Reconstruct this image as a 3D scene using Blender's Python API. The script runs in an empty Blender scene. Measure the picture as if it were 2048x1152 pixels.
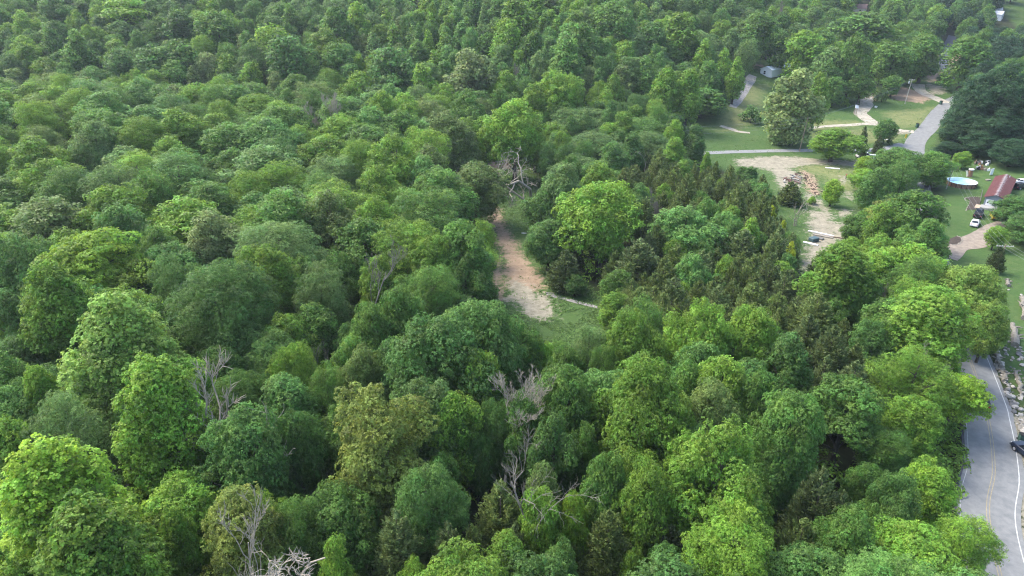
import bpy, bmesh, math, random, time
import numpy as np
from mathutils import Vector, Matrix, noise as mnoise
T0 = time.time()
S = bpy.context.scene
COL = S.collection
R = math.radians

# ------------------------------------------------------------------ camera
CAM_H, PITCH, F = 60.0, R(25.5), 1365.0          # F in pixels of the 2048 wide photograph
cam_d = bpy.data.cameras.new('camera'); cam = bpy.data.objects.new('camera', cam_d); COL.objects.link(cam)
cam_d.sensor_width = 36; cam_d.lens = 36*F/2048; cam_d.clip_start = 0.5; cam_d.clip_end = 4000
cam.location = (0, 0, CAM_H); cam.rotation_euler = (R(90)-PITCH, 0, 0)
S.camera = cam

# ------------------------------------------------------------------ world, sun, exposure
SUN_EL, SUN_AZ = R(52), R(-62)                    # azimuth from +Y, negative = to the left
w = bpy.data.worlds.new('World'); S.world = w; w.use_nodes = True
nt = w.node_tree; nt.nodes.clear()
sky = nt.nodes.new('ShaderNodeTexSky'); sky.sky_type = 'NISHITA'; sky.sun_disc = False
sky.sun_elevation = SUN_EL; sky.sun_rotation = SUN_AZ; sky.air_density = 1.0; sky.dust_density = 3.0; sky.ozone_density = 1.0
bg = nt.nodes.new('ShaderNodeBackground'); bg.inputs[1].default_value = 0.15
wo = nt.nodes.new('ShaderNodeOutputWorld')
nt.links.new(sky.outputs[0], bg.inputs[0]); nt.links.new(bg.outputs[0], wo.inputs[0])
sl = bpy.data.lights.new('sun', 'SUN'); sl.energy = 1.2; sl.angle = R(24); sl.color = (1.0, 0.96, 0.88)
so = bpy.data.objects.new('sun', sl); COL.objects.link(so); so.location = (0, 0, 200)
sdir = Vector((math.sin(SUN_AZ)*math.cos(SUN_EL), math.cos(SUN_AZ)*math.cos(SUN_EL), math.sin(SUN_EL)))
so.rotation_euler = sdir.to_track_quat('Z', 'Y').to_euler()
S.view_settings.view_transform = 'Standard'; S.view_settings.look = 'None'
S.view_settings.exposure = 1.95; S.view_settings.gamma = 1.0
S.cycles.use_denoising = True; S.cycles.denoising_prefilter = 'NONE'; S.cycles.denoising_input_passes = 'RGB_ALBEDO_NORMAL'; S.cycles.pixel_filter_type = 'BLACKMAN_HARRIS'; S.cycles.filter_width = 1.2; S.cycles.max_bounces = 6; S.cycles.diffuse_bounces = 3; S.cycles.glossy_bounces = 1
S.cycles.transmission_bounces = 3; S.cycles.volume_bounces = 0; S.cycles.transparent_max_bounces = 4

# ------------------------------------------------------------------ helpers
def sstep(a, b, x):
    t = np.clip((x-a)/(b-a), 0, 1); return t*t*(3-2*t)
RX = [(30,0),(56,60),(63.3,70.7),(69.6,82),(74.6,93),(97,147),(121,197),(145,244),(163,268),(181,292),(198,311),(225,333),(285,380),(370,430)]
def road_x(y):
    return np.interp(y, [p[1] for p in RX], [p[0] for p in RX])
def terr(x, y):
    x = np.asarray(x, float); y = np.asarray(y, float)
    open_ = sstep(40, 70, x)*(1-sstep(330, 420, y))
    n = 0.9*np.sin(x/23+1.3)*np.cos(y/31)+0.5*np.sin(x/11+y/17)
    z = n*(1-open_)*sstep(-12, -40, x)
    def sp(d, k): return k*np.logaddexp(0, d/k)
    # hillside closing the view on the left and in the middle
    z = z+9.5*sstep(105, 205, y)*(1-sstep(214, 256, y))*(1-sstep(-48, -16, x))*(1+.25*np.sin(x/37))
    y0 = 238+np.clip((x-30)*0.9, 0, 190)+12*(1-sstep(-60, -20, x))
    sl_ = 0.37-0.17*sstep(40, 150, x)
    cap = sp(y-y0, 14)*sl_
    z = z+75*(1-np.exp(-cap/75*1.0))*1.0
    # gently climbing valley on the right
    z = z+sstep(50, 110, x)*sp(y-250, 12)*0.075
    # slope east of the road and the house
    xr = np.maximum(158, road_x(y)+13)
    z = z+sstep(170, 215, y)*(1-sstep(330, 400, y))*sp(x-xr, 6)*0.33
    # far hills
    z = z+sp(y-640, 30)*0.16*sstep(60, 200, x)
    # bank falling to the road on the lower right
    return z
def ray(px, py):
    u = (px-1024)/F; v = (576-py)/F
    c, s = math.cos(PITCH), math.sin(PITCH)
    return np.array([u, c+v*s, -s+v*c])
def hit(px, py, h=0.0):
    """ground point seen at a pixel (where the ray is h above the ground)"""
    d = ray(px, py); t = 20.0
    while t < 1500:
        p = d*t
        if CAM_H+p[2]-float(terr(p[0], p[1])) < h: break
        t += 2.0
    a, b = t-2.0, t
    for _ in range(18):
        m = (a+b)/2; p = d*m
        if CAM_H+p[2]-float(terr(p[0], p[1])) < h: b = m
        else: a = m
    p = d*b
    return float(p[0]), float(p[1])
def proj(x, y, z):
    c, s = math.cos(PITCH), math.sin(PITCH)
    dz = z-CAM_H
    dep = y*c-dz*s
    up = y*s+dz*c
    return 1024+F*x/dep, 576-F*up/dep, dep
def gz(x, y): return float(terr(x, y))

def inpoly(px, py, poly):
    c = False; n = len(poly); j = n-1
    for i in range(n):
        xi, yi = poly[i]; xj, yj = poly[j]
        if (yi > py) != (yj > py) and px < (xj-xi)*(py-yi)/(yj-yi)+xi: c = not c
        j = i
    return c
def polydist(X, Y, poly):
    """signed distance, positive inside (numpy)"""
    X = np.asarray(X); Y = np.asarray(Y)
    d = np.full(X.shape, 1e9); ins = np.zeros(X.shape, bool); n = len(poly)
    for i in range(n):
        x1, y1 = poly[i]; x2, y2 = poly[(i+1) % n]
        ex, ey = x2-x1, y2-y1; L = ex*ex+ey*ey+1e-9
        t = np.clip(((X-x1)*ex+(Y-y1)*ey)/L, 0, 1)
        d = np.minimum(d, np.hypot(X-x1-t*ex, Y-y1-t*ey))
        c = (y1 > Y) != (y2 > Y)
        with np.errstate(divide='ignore', invalid='ignore'):
            xi = (x2-x1)*(Y-y1)/(y2-y1 if y2 != y1 else 1e-9)+x1
        ins ^= c & (X < xi)
    return np.where(ins, d, -d)

# ---------------------------------------------------------- materials
MATS = {}
def N(nt, t, **kw):
    n = nt.nodes.new(t)
    for k, v in kw.items(): setattr(n, k, v)
    return n
def mat(name, col, rough=0.8, var=0.25, scale=3.0, bump=0.0, col2=None, metallic=0.0, spec=0.3, mixscale=None, coords='Object'):
    if name in MATS: return MATS[name]
    m = bpy.data.materials.new(name); m.use_nodes = True; nt = m.node_tree; L = nt.links
    b = nt.nodes['Principled BSDF']
    b.inputs['Roughness'].default_value = rough; b.inputs['Metallic'].default_value = metallic
    b.inputs['Specular IOR Level'].default_value = spec
    tc = N(nt, 'ShaderNodeTexCoord')
    nz = N(nt, 'ShaderNodeTexNoise'); nz.inputs['Scale'].default_value = scale; nz.inputs['Detail'].default_value = 6; nz.inputs['Roughness'].default_value = 0.65
    L.new(tc.outputs[coords], nz.inputs['Vector'])
    r = N(nt, 'ShaderNodeValToRGB'); r.color_ramp.elements[0].position = 0.3; r.color_ramp.elements[1].position = 0.7
    c2 = col2 if col2 else tuple(min(1, c*(1+var)) for c in col)
    c1 = col if col2 else tuple(c*(1-var) for c in col)
    r.color_ramp.elements[0].color = (*c1, 1); r.color_ramp.elements[1].color = (*c2, 1)
    L.new(nz.outputs['Fac'], r.inputs[0]); L.new(r.outputs[0], b.inputs['Base Color'])
    if bump:
        bp = N(nt, 'ShaderNodeBump'); bp.inputs['Strength'].default_value = bump; bp.inputs['Distance'].default_value = 0.1
        L.new(nz.outputs['Fac'], bp.inputs['Height']); L.new(bp.outputs[0], b.inputs['Normal'])
    MATS[name] = m
    return m
def leafmat(name, col, trans=0.32, rnd=0.16, rough=0.62, tip=None):
    m = bpy.data.materials.new(name); m.use_nodes = True; nt = m.node_tree; L = nt.links
    b = nt.nodes['Principled BSDF']; out = nt.nodes['Material Output']
    b.inputs['Roughness'].default_value = rough; b.inputs['Specular IOR Level'].default_value = 0.25
    at = N(nt, 'ShaderNodeAttribute'); at.attribute_name = 'v'
    oi = N(nt, 'ShaderNodeObjectInfo')
    hs = N(nt, 'ShaderNodeHueSaturation'); hs.inputs['Color'].default_value = (*col, 1)
    # value from the leaf's own shade of green, hue from leaf and tree
    mv = N(nt, 'ShaderNodeMath', operation='MULTIPLY_ADD'); mv.inputs[1].default_value = 1.2; mv.inputs[2].default_value = 0.42
    L.new(at.outputs['Fac'], mv.inputs[0])
    mr = N(nt, 'ShaderNodeMath', operation='MULTIPLY_ADD'); mr.inputs[1].default_value = rnd*2; mr.inputs[2].default_value = 1-rnd
    L.new(oi.outputs['Random'], mr.inputs[0])
    mm = N(nt, 'ShaderNodeMath', operation='MULTIPLY'); L.new(mv.outputs[0], mm.inputs[0]); L.new(mr.outputs[0], mm.inputs[1])
    L.new(mm.outputs[0], hs.inputs['Value'])
    at2 = N(nt, 'ShaderNodeAttribute'); at2.attribute_name = 'h'
    mh = N(nt, 'ShaderNodeMath', operation='MULTIPLY_ADD'); mh.inputs[1].default_value = 0.04; mh.inputs[2].default_value = 0.476
    L.new(at2.outputs['Fac'], mh.inputs[0]); L.new(mh.outputs[0], hs.inputs['Hue'])
    src = hs.outputs[0]
    L.new(src, b.inputs['Base Color'])
    tr = N(nt, 'ShaderNodeBsdfTranslucent')
    hs2 = N(nt, 'ShaderNodeHueSaturation'); hs2.inputs['Hue'].default_value = 0.485; hs2.inputs['Value'].default_value = 1.5
    L.new(src, hs2.inputs['Color']); L.new(hs2.outputs[0], tr.inputs['Color'])
    mx = N(nt, 'ShaderNodeMixShader'); mx.inputs[0].default_value = trans
    L.new(b.outputs[0], mx.inputs[1]); L.new(tr.outputs[0], mx.inputs[2]); L.new(mx.outputs[0], out.inputs['Surface'])
    MATS[name] = m
    return m

# ---------------------------------------------------------- mesh helpers
def quadmesh(name, V, nper, att=None, attname=('v', 'h')):
    """V: (faces*nper,3) points, faces of nper vertices each"""
    me = bpy.data.meshes.new(name)
    V = np.ascontiguousarray(V, dtype=np.float32); nv = len(V); nf = nv//nper
    me.vertices.add(nv); me.vertices.foreach_set('co', V.ravel())
    me.loops.add(nv); me.loops.foreach_set('vertex_index', np.arange(nv, dtype=np.int32))
    me.polygons.add(nf); me.polygons.foreach_set('loop_start', np.arange(0, nv, nper, dtype=np.int32))
    me.update(calc_edges=True)
    if att is not None:
        for a, nme in zip(att, attname):
            A = me.attributes.new(nme, 'FLOAT', 'FACE'); A.data.foreach_set('value', np.ascontiguousarray(a, dtype=np.float32))
    return me
class MB:
    """collects simple shapes into one mesh"""
    def __init__(s): s.v = []; s.f = []
    def add(s, vs, fs):
        o = len(s.v); s.v += [tuple(p) for p in vs]; s.f += [tuple(i+o for i in f) for f in fs]; return s
    def box(s, c, d, rz=0.0, taper=1.0, ry=0.0, rx=0.0):
        hx, hy, hz = d[0]/2, d[1]/2, d[2]/2
        M = Matrix.Rotation(rz, 3, 'Z') @ Matrix.Rotation(ry, 3, 'Y') @ Matrix.Rotation(rx, 3, 'X')
        P = []
        for z in (-1, 1):
            k = taper if z > 0 else 1
            for x, y in ((-1, -1), (1, -1), (1, 1), (-1, 1)):
                P.append(M @ Vector((x*hx*k, y*hy*k, z*hz))+Vector(c))
        return s.add(P, [(3, 2, 1, 0), (4, 5, 6, 7), (0, 1, 5, 4), (1, 2, 6, 5), (2, 3, 7, 6), (3, 0, 4, 7)])
    def tube(s, pts, rad, n=6, cap=True):
        pts = [Vector(p) for p in pts]; rings = []; vs = []
        up = Vector((0.31, 0.17, 0.93))
        for i, p in enumerate(pts):
            d = (pts[min(i+1, len(pts)-1)]-pts[max(i-1, 0)])
            d = d.normalized() if d.length > 1e-6 else Vector((0, 0, 1))
            a = d.cross(up)
            if a.length < 0.05: a = d.cross(Vector((1, 0, 0)))
            a.normalize(); b = d.cross(a)
            r = rad[i] if hasattr(rad, '__len__') else rad
            for k in range(n):
                t = 2*math.pi*k/n
                vs.append(p+(a*math.cos(t)+b*math.sin(t))*r)
        fs = []
        for i in range(len(pts)-1):
            for k in range(n):
                fs.append((i*n+k, i*n+(k+1) % n, (i+1)*n+(k+1) % n, (i+1)*n+k))
        if cap:
            fs.append(tuple(range(n-1, -1, -1))); fs.append(tuple((len(pts)-1)*n+k for k in range(n)))
        return s.add(vs, fs)
    def lathe(s, prof, c=(0, 0, 0), n=24, sx=1, sy=1):
        vs = []; fs = []
        for r, z in prof:
            for k in range(n):
                t = 2*math.pi*k/n; vs.append((c[0]+r*sx*math.cos(t), c[1]+r*sy*math.sin(t), c[2]+z))
        for i in range(len(prof)-1):
            for k in range(n): fs.append((i*n+k, i*n+(k+1) % n, (i+1)*n+(k+1) % n, (i+1)*n+k))
        return s.add(vs, fs)
    def prism(s, poly, z0, z1):
        n = len(poly); vs = [(x, y, z0) for x, y in poly]+[(x, y, z1) for x, y in poly]
        return s.add(vs, [tuple(range(n-1, -1, -1)), tuple(range(n, 2*n))]+[(i, (i+1) % n, n+(i+1) % n, n+i) for i in range(n)])
    def mesh(s, name, smooth=False):
        me = bpy.data.meshes.new(name); me.from_pydata(s.v, [], s.f); me.update()
        if smooth: me.polygons.foreach_set('use_smooth', [True]*len(me.polygons))
        return me
    def build(s, name, m, parent=None, smooth=False, loc=None):
        o = bpy.data.objects.new(name, s.mesh(name, smooth)); COL.objects.link(o)
        if m: o.data.materials.append(MATS[m] if isinstance(m, str) else m)
        if parent: o.parent = parent
        if loc: o.location = loc
        return o
def tag(o, label=None, cat=None, group=None, kind=None):
    if label: o['label'] = label
    if cat: o['category'] = cat
    if group: o['group'] = group
    if kind: o['kind'] = kind
    return o
def empty(name, loc, rz=0.0, label=None, cat=None, group=None):
    o = bpy.data.objects.new(name, None); o.empty_display_size = 0.5; COL.objects.link(o)
    o.location = loc; o.rotation_euler = (0, 0, rz)
    return tag(o, label, cat, group)
def copy_tree(o, parent=None):
    c = o.copy(); COL.objects.link(c); c.parent = parent
    for ch in list(o.children): copy_tree(ch, c)
    return c

# ================================================================= GROUND
def P(*pts): return [hit(*p) for p in pts]
GRASS = [P((958,318),(1050,318),(1075,360),(1075,420),(1085,470),(1130,540),(1215,600),(1225,660),(1180,700),(1060,700),(1010,640),(975,560),(975,470),(960,400)),
         P((1290,262),(1400,235),(1430,190),(1470,125),(1560,112),(1600,120),(1640,190),(1720,185),(1800,160),(1850,120),(1890,110),(1960,150),(1900,200),(1875,300),(1900,330),(1830,330),(1760,345),(1720,380),(1720,470),(1690,520),(1640,560),(1600,560),(1560,480),(1500,360),(1400,325)),
         P((1885,320),(1960,300),(2500,330),(2700,560),(2700,1100),(2200,1150),(2060,830),(2010,740),(1985,640),(1960,560),(1900,540),(1870,480),(1880,400)),
         P((2000,-2),(2120,-2),(2120,60),(2040,60),(2010,30))]
RED = [P((984,408),(1000,422),(1014,460),(1042,502),(1066,535),(1090,560),(1080,585),(1060,590),(1015,575),(1008,545),(1012,520),(1000,495),(988,470),(982,440)),
       P((975,322),(1015,322),(1022,334),(985,340)), P((985,345),(1000,345),(998,362),(985,358)),
       P((985,520),(1000,520),(1005,560),(1010,600),(985,600)),
       P((1772,185),(1800,172),(1850,186),(1862,196),(1845,206),(1790,200)), P((1735,172),(1745,172),(1748,200),(1738,205)),
       P((1502,127),(1532,130),(1530,137),(1502,136)), P((1898,110),(1928,104),(1928,138),(1898,136)), P((1852,150),(1880,146),(1885,158),(1858,166)),
       P((1972,128),(1990,116),(1992,122),(1975,140)), P((1600,338),(1628,350),(1640,388),(1622,392),(1605,362))]
PALE = [P((1022,560),(1060,572),(1085,590),(1102,600),(1106,632),(1078,642),(1050,634),(1040,612),(1015,598)),
        P((1470,318),(1540,313),(1600,314),(1640,320),(1700,322),(1760,322),(1765,332),(1700,332),(1640,328),(1600,332),(1560,345),(1530,338),(1480,332)),
        P((1540,335),(1580,338),(1605,352),(1600,372),(1580,398),(1560,372)),
        P((1612,385),(1630,392),(1655,418),(1640,424),(1616,404)),
        P((1618,420),(1660,425),(1665,445),(1690,448),(1690,470),(1665,490),(1640,520),(1628,560),(1605,560),(1612,510),(1620,470)),
        P((1690,384),(1705,388),(1702,398),(1688,392)), P((1683,352),(1700,352),(1705,362),(1686,366)), P((1676,420),(1702,420),(1705,432),(1680,434)),
        P((1854,168),(1885,172),(1888,186),(1862,190)), P((1790,262),(1815,262),(1815,268),(1790,268)), P((1830,268),(1842,266),(1842,292),(1832,292)),
        P((2018,830),(2080,830),(2120,1160),(2030,1160),(2034,960)), P((1932,820),(1940,830),(1946,950),(1938,1020),(1930,1010),(1934,900))]
DRY = [P((1530,170),(1510,235),(1470,262),(1440,262),(1460,210),(1500,168)), P((1770,225),(1870,215),(1845,250),(1790,256)), P((1630,262),(1720,258),(1800,262),(1790,282),(1700,285),(1630,280)),
       P((1570,330),(1700,330),(1720,380),(1680,380),(1640,350)), P((1850,100),(1885,100),(1890,150),(1850,160)), P((1560,250),(1640,240),(1740,244),(1700,256),(1600,262))]
def lines(*segs):
    out = []
    for a, b, s in segs: out += list(np.arange(a, b, s))
    return np.array(out+[segs[-1][1]])
gx = lines((-900, -260, 40), (-260, -20, 5), (-20, 215, 1.2), (215, 420, 6), (420, 1000, 30))
gy = lines((-40, 44, 7), (44, 330, 1.2), (330, 700, 5), (700, 1600, 40))
GX, GY = np.meshgrid(gx, gy)
GZ = terr(GX, GY)
me = bpy.data.meshes.new('ground')
V = np.stack([GX, GY, GZ], -1).reshape(-1, 3).astype(np.float32)
nx, ny = len(gx), len(gy)
idx = np.arange(nx*ny).reshape(ny, nx)
Q = np.stack([idx[:-1, :-1], idx[:-1, 1:], idx[1:, 1:], idx[1:, :-1]], -1).reshape(-1, 4).astype(np.int32)
me.vertices.add(len(V)); me.vertices.foreach_set('co', V.ravel())
me.loops.add(Q.size); me.loops.foreach_set('vertex_index', Q.ravel())
me.polygons.add(len(Q)); me.polygons.foreach_set('loop_start', np.arange(0, Q.size, 4, dtype=np.int32))
me.polygons.foreach_set('use_smooth', np.ones(len(Q), bool)); me.update(calc_edges=True)
def dmask(polys, lo=-7.0, hi=6.0):
    d = np.full(GX.shape, -1e9)
    for p in polys: d = np.maximum(d, polydist(GX, GY, p))
    return np.clip(d, lo, hi)
GMASK = {}
for nm, pl in (('m_grass', GRASS), ('m_red', RED), ('m_pale', PALE), ('m_dry', DRY)):
    GMASK[nm] = dmask(pl, hi={'m_grass': 6, 'm_red': 2.6, 'm_pale': 2.2, 'm_dry': 3}[nm])
    a = me.attributes.new(nm, 'FLOAT', 'POINT'); a.data.foreach_set('value', GMASK[nm].ravel().astype(np.float32))
ground = bpy.data.objects.new('ground', me); COL.objects.link(ground); ground['kind'] = 'structure'
def ground_mat():
    m = bpy.data.materials.new('ground_cover'); m.use_nodes = True; nt = m.node_tree; L = nt.links
    b = nt.nodes['Principled BSDF']; b.inputs['Roughness'].default_value = 0.95; b.inputs['Specular IOR Level'].default_value = 0.1
    tc = N(nt, 'ShaderNodeTexCoord')
    def noise(s, d=6, r=0.65):
        n = N(nt, 'ShaderNodeTexNoise'); n.inputs['Scale'].default_value = s; n.inputs['Detail'].default_value = d; n.inputs['Roughness'].default_value = r
        L.new(tc.outputs['Object'], n.inputs['Vector']); return n.outputs['Fac']
    def ramp(f, c1, c2, p1=0.35, p2=0.65):
        r = N(nt, 'ShaderNodeValToRGB'); r.color_ramp.elements[0].position = p1; r.color_ramp.elements[1].position = p2
        r.color_ramp.elements[0].color = (*c1, 1); r.color_ramp.elements[1].color = (*c2, 1); L.new(f, r.inputs[0]); return r.outputs[0]
    n1, n2, n3, n4 = noise(0.35, 8), noise(0.9, 10, .8), noise(0.12, 5), noise(0.5, 12, .85)
    floor = ramp(n2, (0.02, 0.018, 0.010), (0.055, 0.05, 0.025))
    floor2 = ramp(n1, (0.02, 0.035, 0.012), (0.035, 0.06, 0.018))
    grass = ramp(n2, (0.026, 0.070, 0.018), (0.058, 0.118, 0.030), .3, .7)
    grassb = ramp(n4, (0.032, 0.078, 0.020), (0.115, 0.140, 0.052), .32, .68)
    dry = ramp(n2, (0.10, 0.135, 0.045), (0.19, 0.19, 0.085), .3, .7)
    red = ramp(n4, (0.17, 0.12, 0.08), (0.36, 0.27, 0.19), .3, .7)
    pale = ramp(n4, (0.11, 0.105, 0.07), (0.40, 0.36, 0.28), .32, .72)
    def mix(f, a, c):
        x = N(nt, 'ShaderNodeMix', data_type='RGBA'); L.new(f, x.inputs[0]); L.new(a, x.inputs[6]); L.new(c, x.inputs[7]); return x.outputs[2]
    def mask(att, amp, soft, nz, amp2=0.0, nz2=None):
        a = N(nt, 'ShaderNodeAttribute'); a.attribute_name = att
        o = N(nt, 'ShaderNodeMath', operation='MULTIPLY_ADD'); o.inputs[1].default_value = amp; L.new(nz, o.inputs[0]); L.new(a.outputs['Fac'], o.inputs[2])
        o1 = o.outputs[0]
        if nz2 is not None:
            o2 = N(nt, 'ShaderNodeMath', operation='MULTIPLY_ADD'); o2.inputs[1].default_value = amp2; L.new(nz2, o2.inputs[0]); L.new(o1, o2.inputs[2]); o1 = o2.outputs[0]
        r = N(nt, 'ShaderNodeMapRange'); r.inputs['From Min'].default_value = (amp+amp2)*0.5-soft; r.inputs['From Max'].default_value = (amp+amp2)*0.5+soft
        L.new(o1, r.inputs['Value']); return r.outputs['Result']
    half = N(nt, 'ShaderNodeMath', operation='GREATER_THAN'); half.inputs[1].default_value = 0.5; L.new(n3, half.inputs[0])
    fl = mix(n3, floor, floor2)
    gr = mix(n3, grass, grassb)
    c = mix(mask('m_grass', 6, 2.0, n1), fl, gr)
    c = mix(mask('m_dry', 10, 3.0, n1, 12, n4), c, dry)
    c = mix(mask('m_red', 7, 0.9, n1, 13, n2), c, red)
    c = mix(mask('m_pale', 9, 0.9, n1, 15, n2), c, pale)
    L.new(c, b.inputs['Base Color'])
    bp = N(nt, 'ShaderNodeBump'); bp.inputs['Strength'].default_value = 0.8; bp.inputs['Distance'].default_value = 0.25
    L.new(n2, bp.inputs['Height']); L.new(bp.outputs[0], b.inputs['Normal'])
    return m
me.materials.append(ground_mat())
print('ground', round(time.time()-T0, 1))

# ================================================================= ROADS
def catmull(pts, step):
    pts = [np.array(p, float) for p in pts]; pts = [2*pts[0]-pts[1]]+pts+[2*pts[-1]-pts[-2]]; out = []
    for i in range(1, len(pts)-2):
        a, b, c, d = pts[i-1:i+3]; n = max(2, int(np.linalg.norm(c-b)/step))
        for k in range(n):
            t = k/n; out.append(0.5*((2*b)+(c-a)*t+(2*a-5*b+4*c-d)*t*t+(3*b-a-3*c+d)*t**3))
    out.append(pts[-2]); return np.array(out)
def ribbon(name, pts, width, off, material, rag=0.0, lift=0.0, seed=0, nc=4, side0=None, side1=None, flat=False):
    """sheet draped along ground points; width a number or a list, or the two lateral offsets side0..side1"""
    rr = np.random.RandomState(seed); C = catmull(pts, 1.5)
    d = np.gradient(C[:, :2], axis=0); d /= np.linalg.norm(d, axis=1)[:, None]+1e-9
    nrm = np.stack([d[:, 1], -d[:, 0]], 1)
    n = len(C)
    if side0 is None:
        W = np.interp(np.linspace(0, 1, n), np.linspace(0, 1, len(width)), width) if hasattr(width, '__len__') else np.full(n, width)
        a, b = -W/2, W/2
    else: a, b = np.full(n, side0), np.full(n, side1)
    if rag:
        def sm(v): return np.convolve(v, np.ones(3)/3, 'same')
        a = a+sm(rr.uniform(-rag, rag, n)); b = b+sm(rr.uniform(-rag, rag, n))
    m = MB(); vs = []
    for i in range(n):
        for k in range(nc+1):
            q = C[i, :2]+nrm[i]*(a[i]+(b[i]-a[i])*k/nc)
            vs.append((q[0], q[1], gz(q[0], q[1])+off))
    fs = [(i*(nc+1)+k, i*(nc+1)+k+1, (i+1)*(nc+1)+k+1, (i+1)*(nc+1)+k) for i in range(n-1) for k in range(nc)]
    m.add(vs, fs)
    o = m.build(name, material); o['kind'] = 'structure'; return o, C, nrm
mat('asphalt', (0.13, 0.137, 0.137), 0.9, 0.10, 0.8, 0.15, col2=(0.205, 0.208, 0.203))
mat('asphalt_side', (0.2, 0.205, 0.205), 0.9, 0.1, 0.5, 0.15)
mat('asphalt_dark', (0.075, 0.085, 0.105), 0.9, 0.15, 0.5)
mat('gravel', (0.15, 0.125, 0.10), 0.95, 0.2, 0.8, 0.4, col2=(0.29, 0.245, 0.195))
mat('gravel_pale', (0.20, 0.18, 0.14), 0.95, 0.2, 0.7, 0.4, col2=(0.42, 0.385, 0.31))
mat('gravel_grey', (0.16, 0.155, 0.15), 0.95, 0.2, 0.9, 0.4, col2=(0.32, 0.30, 0.28))
mat('road_white', (0.42, 0.42, 0.40), 0.8, 0.25, 2.0)
mat('road_yellow', (0.26, 0.22, 0.135), 0.8, 0.25, 2.0)
MAIN = [(float(road_x(y)), y) for y in (-10, 15, 35)]+RX[1:]
main_pts = [(p[0], p[1], 0) for p in MAIN]
ribbon('road', main_pts, 6.6, 0.05, 'asphalt', rag=0.10, seed=1, nc=6)
for nm, s0, s1, mm in (('road_centre_line', -0.24, -0.12, 'road_yellow'), ('road_centre_line', 0.08, 0.20, 'road_yellow'), ('road_edge_line', 2.66, 2.80, 'road_white'), ('road_edge_line', -2.96, -2.88, 'road_white')):
    ribbon(nm, main_pts[:9], 0, 0.058, mm, side0=s0+.015, side1=s1-.015, nc=1)
ribbon('side_road', [(p[0], p[1], 0) for p in P((1812,289),(1780,297),(1745,300),(1700,301),(1650,300),(1603,301),(1540,302),(1465,304),(1400,307),(1345,314))], [5.5, 4.2, 3.6, 3.6, 3.6, 3.4], 0.058, 'asphalt_side', rag=0.12, seed=2)
ribbon('house_driveway', [(p[0], p[1], 0) for p in P((1880,512),(1910,495),(1945,487),(1975,466),(1995,452),(2040,436))], [7, 4.4, 6.5, 4.6, 3.4, 3.2], 0.066, 'gravel', rag=0.5, seed=3)
ribbon('gravel_track', [(p[0], p[1], 0) for p in P((1828,264),(1800,261),(1780,254),(1740,248),(1700,250),(1650,253),(1600,258))], [4.5, 3.6, 3.2, 2.8, 2.6, 2.2], 0.05, 'gravel_pale', rag=0.3, seed=4)
ribbon('dirt_track', [(p[0], p[1], 0) for p in P((1748,247),(1730,236),(1722,224),(1732,210),(1735,192),(1728,172))], [5.5, 5.5, 5, 5, 4, 4], 0.058, 'gravel_pale', rag=0.6, seed=5)
ribbon('upper_driveway', [(p[0], p[1], 0) for p in P((1892,206),(1870,196),(1850,188),(1838,178),(1836,168))], [5, 5, 5, 5.5, 6], 0.058, 'gravel_pale', rag=0.35, seed=6)
ribbon('asphalt_drive', [(p[0], p[1], 0) for p in P((1925,162),(1908,154),(1893,141),(1887,128),(1889,108),(1897,90),(1906,72))], [4.5, 4.5, 4.5, 4.5, 4.8, 5, 5], 0.09, 'asphalt_dark', rag=0.15, seed=7)
ribbon('house_track', [(p[0], p[1], 0) for p in P((1506,151),(1497,166),(1488,182),(1476,200),(1466,215))], [4.2, 4.2, 4, 3.6, 3], 0.06, 'gravel_grey', rag=0.4, seed=8)
ribbon('dirt_track', [(p[0], p[1], 0) for p in P((1440,252),(1456,256),(1475,263),(1500,266))], [2.2, 2.4, 2.0, 1.6], 0.06, 'gravel_pale', rag=0.4, seed=9)
ribbon('path', [(p[0], p[1], 0) for p in P((1095,588),(1110,593),(1130,598),(1155,605),(1195,615))], [1.0, 1.2, 1.1, 1.0, .9], 0.06, 'gravel_grey', rag=0.1, seed=10)
# asphalt kerb on the forest side of the road
kc = catmull([(p[0], p[1]) for p in MAIN[2:6]], 1.0); kd = np.gradient(kc, axis=0); kd /= np.linalg.norm(kd, axis=1)[:, None]
kn = np.stack([kd[:, 1], -kd[:, 0]], 1); kb = MB()
vs = []
for i in range(len(kc)):
    for s_, z_ in ((-3.36, 0.0), (-3.36, 0.19), (-3.62, 0.19), (-3.62, 0.0)):
        q = kc[i]+kn[i]*s_; vs.append((q[0], q[1], gz(*q)+z_))
kb.add(vs, [(i*4+k, i*4+k+1, i*4+5+k, i*4+4+k) for i in range(len(kc)-1) for k in range(3)])
mat('kerb_dark', (0.06, 0.06, 0.065), 0.9, 0.3, 2.0)
o = kb.build('kerb', 'kerb_dark'); o['kind'] = 'structure'
print('roads', round(time.time()-T0, 1))

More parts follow.
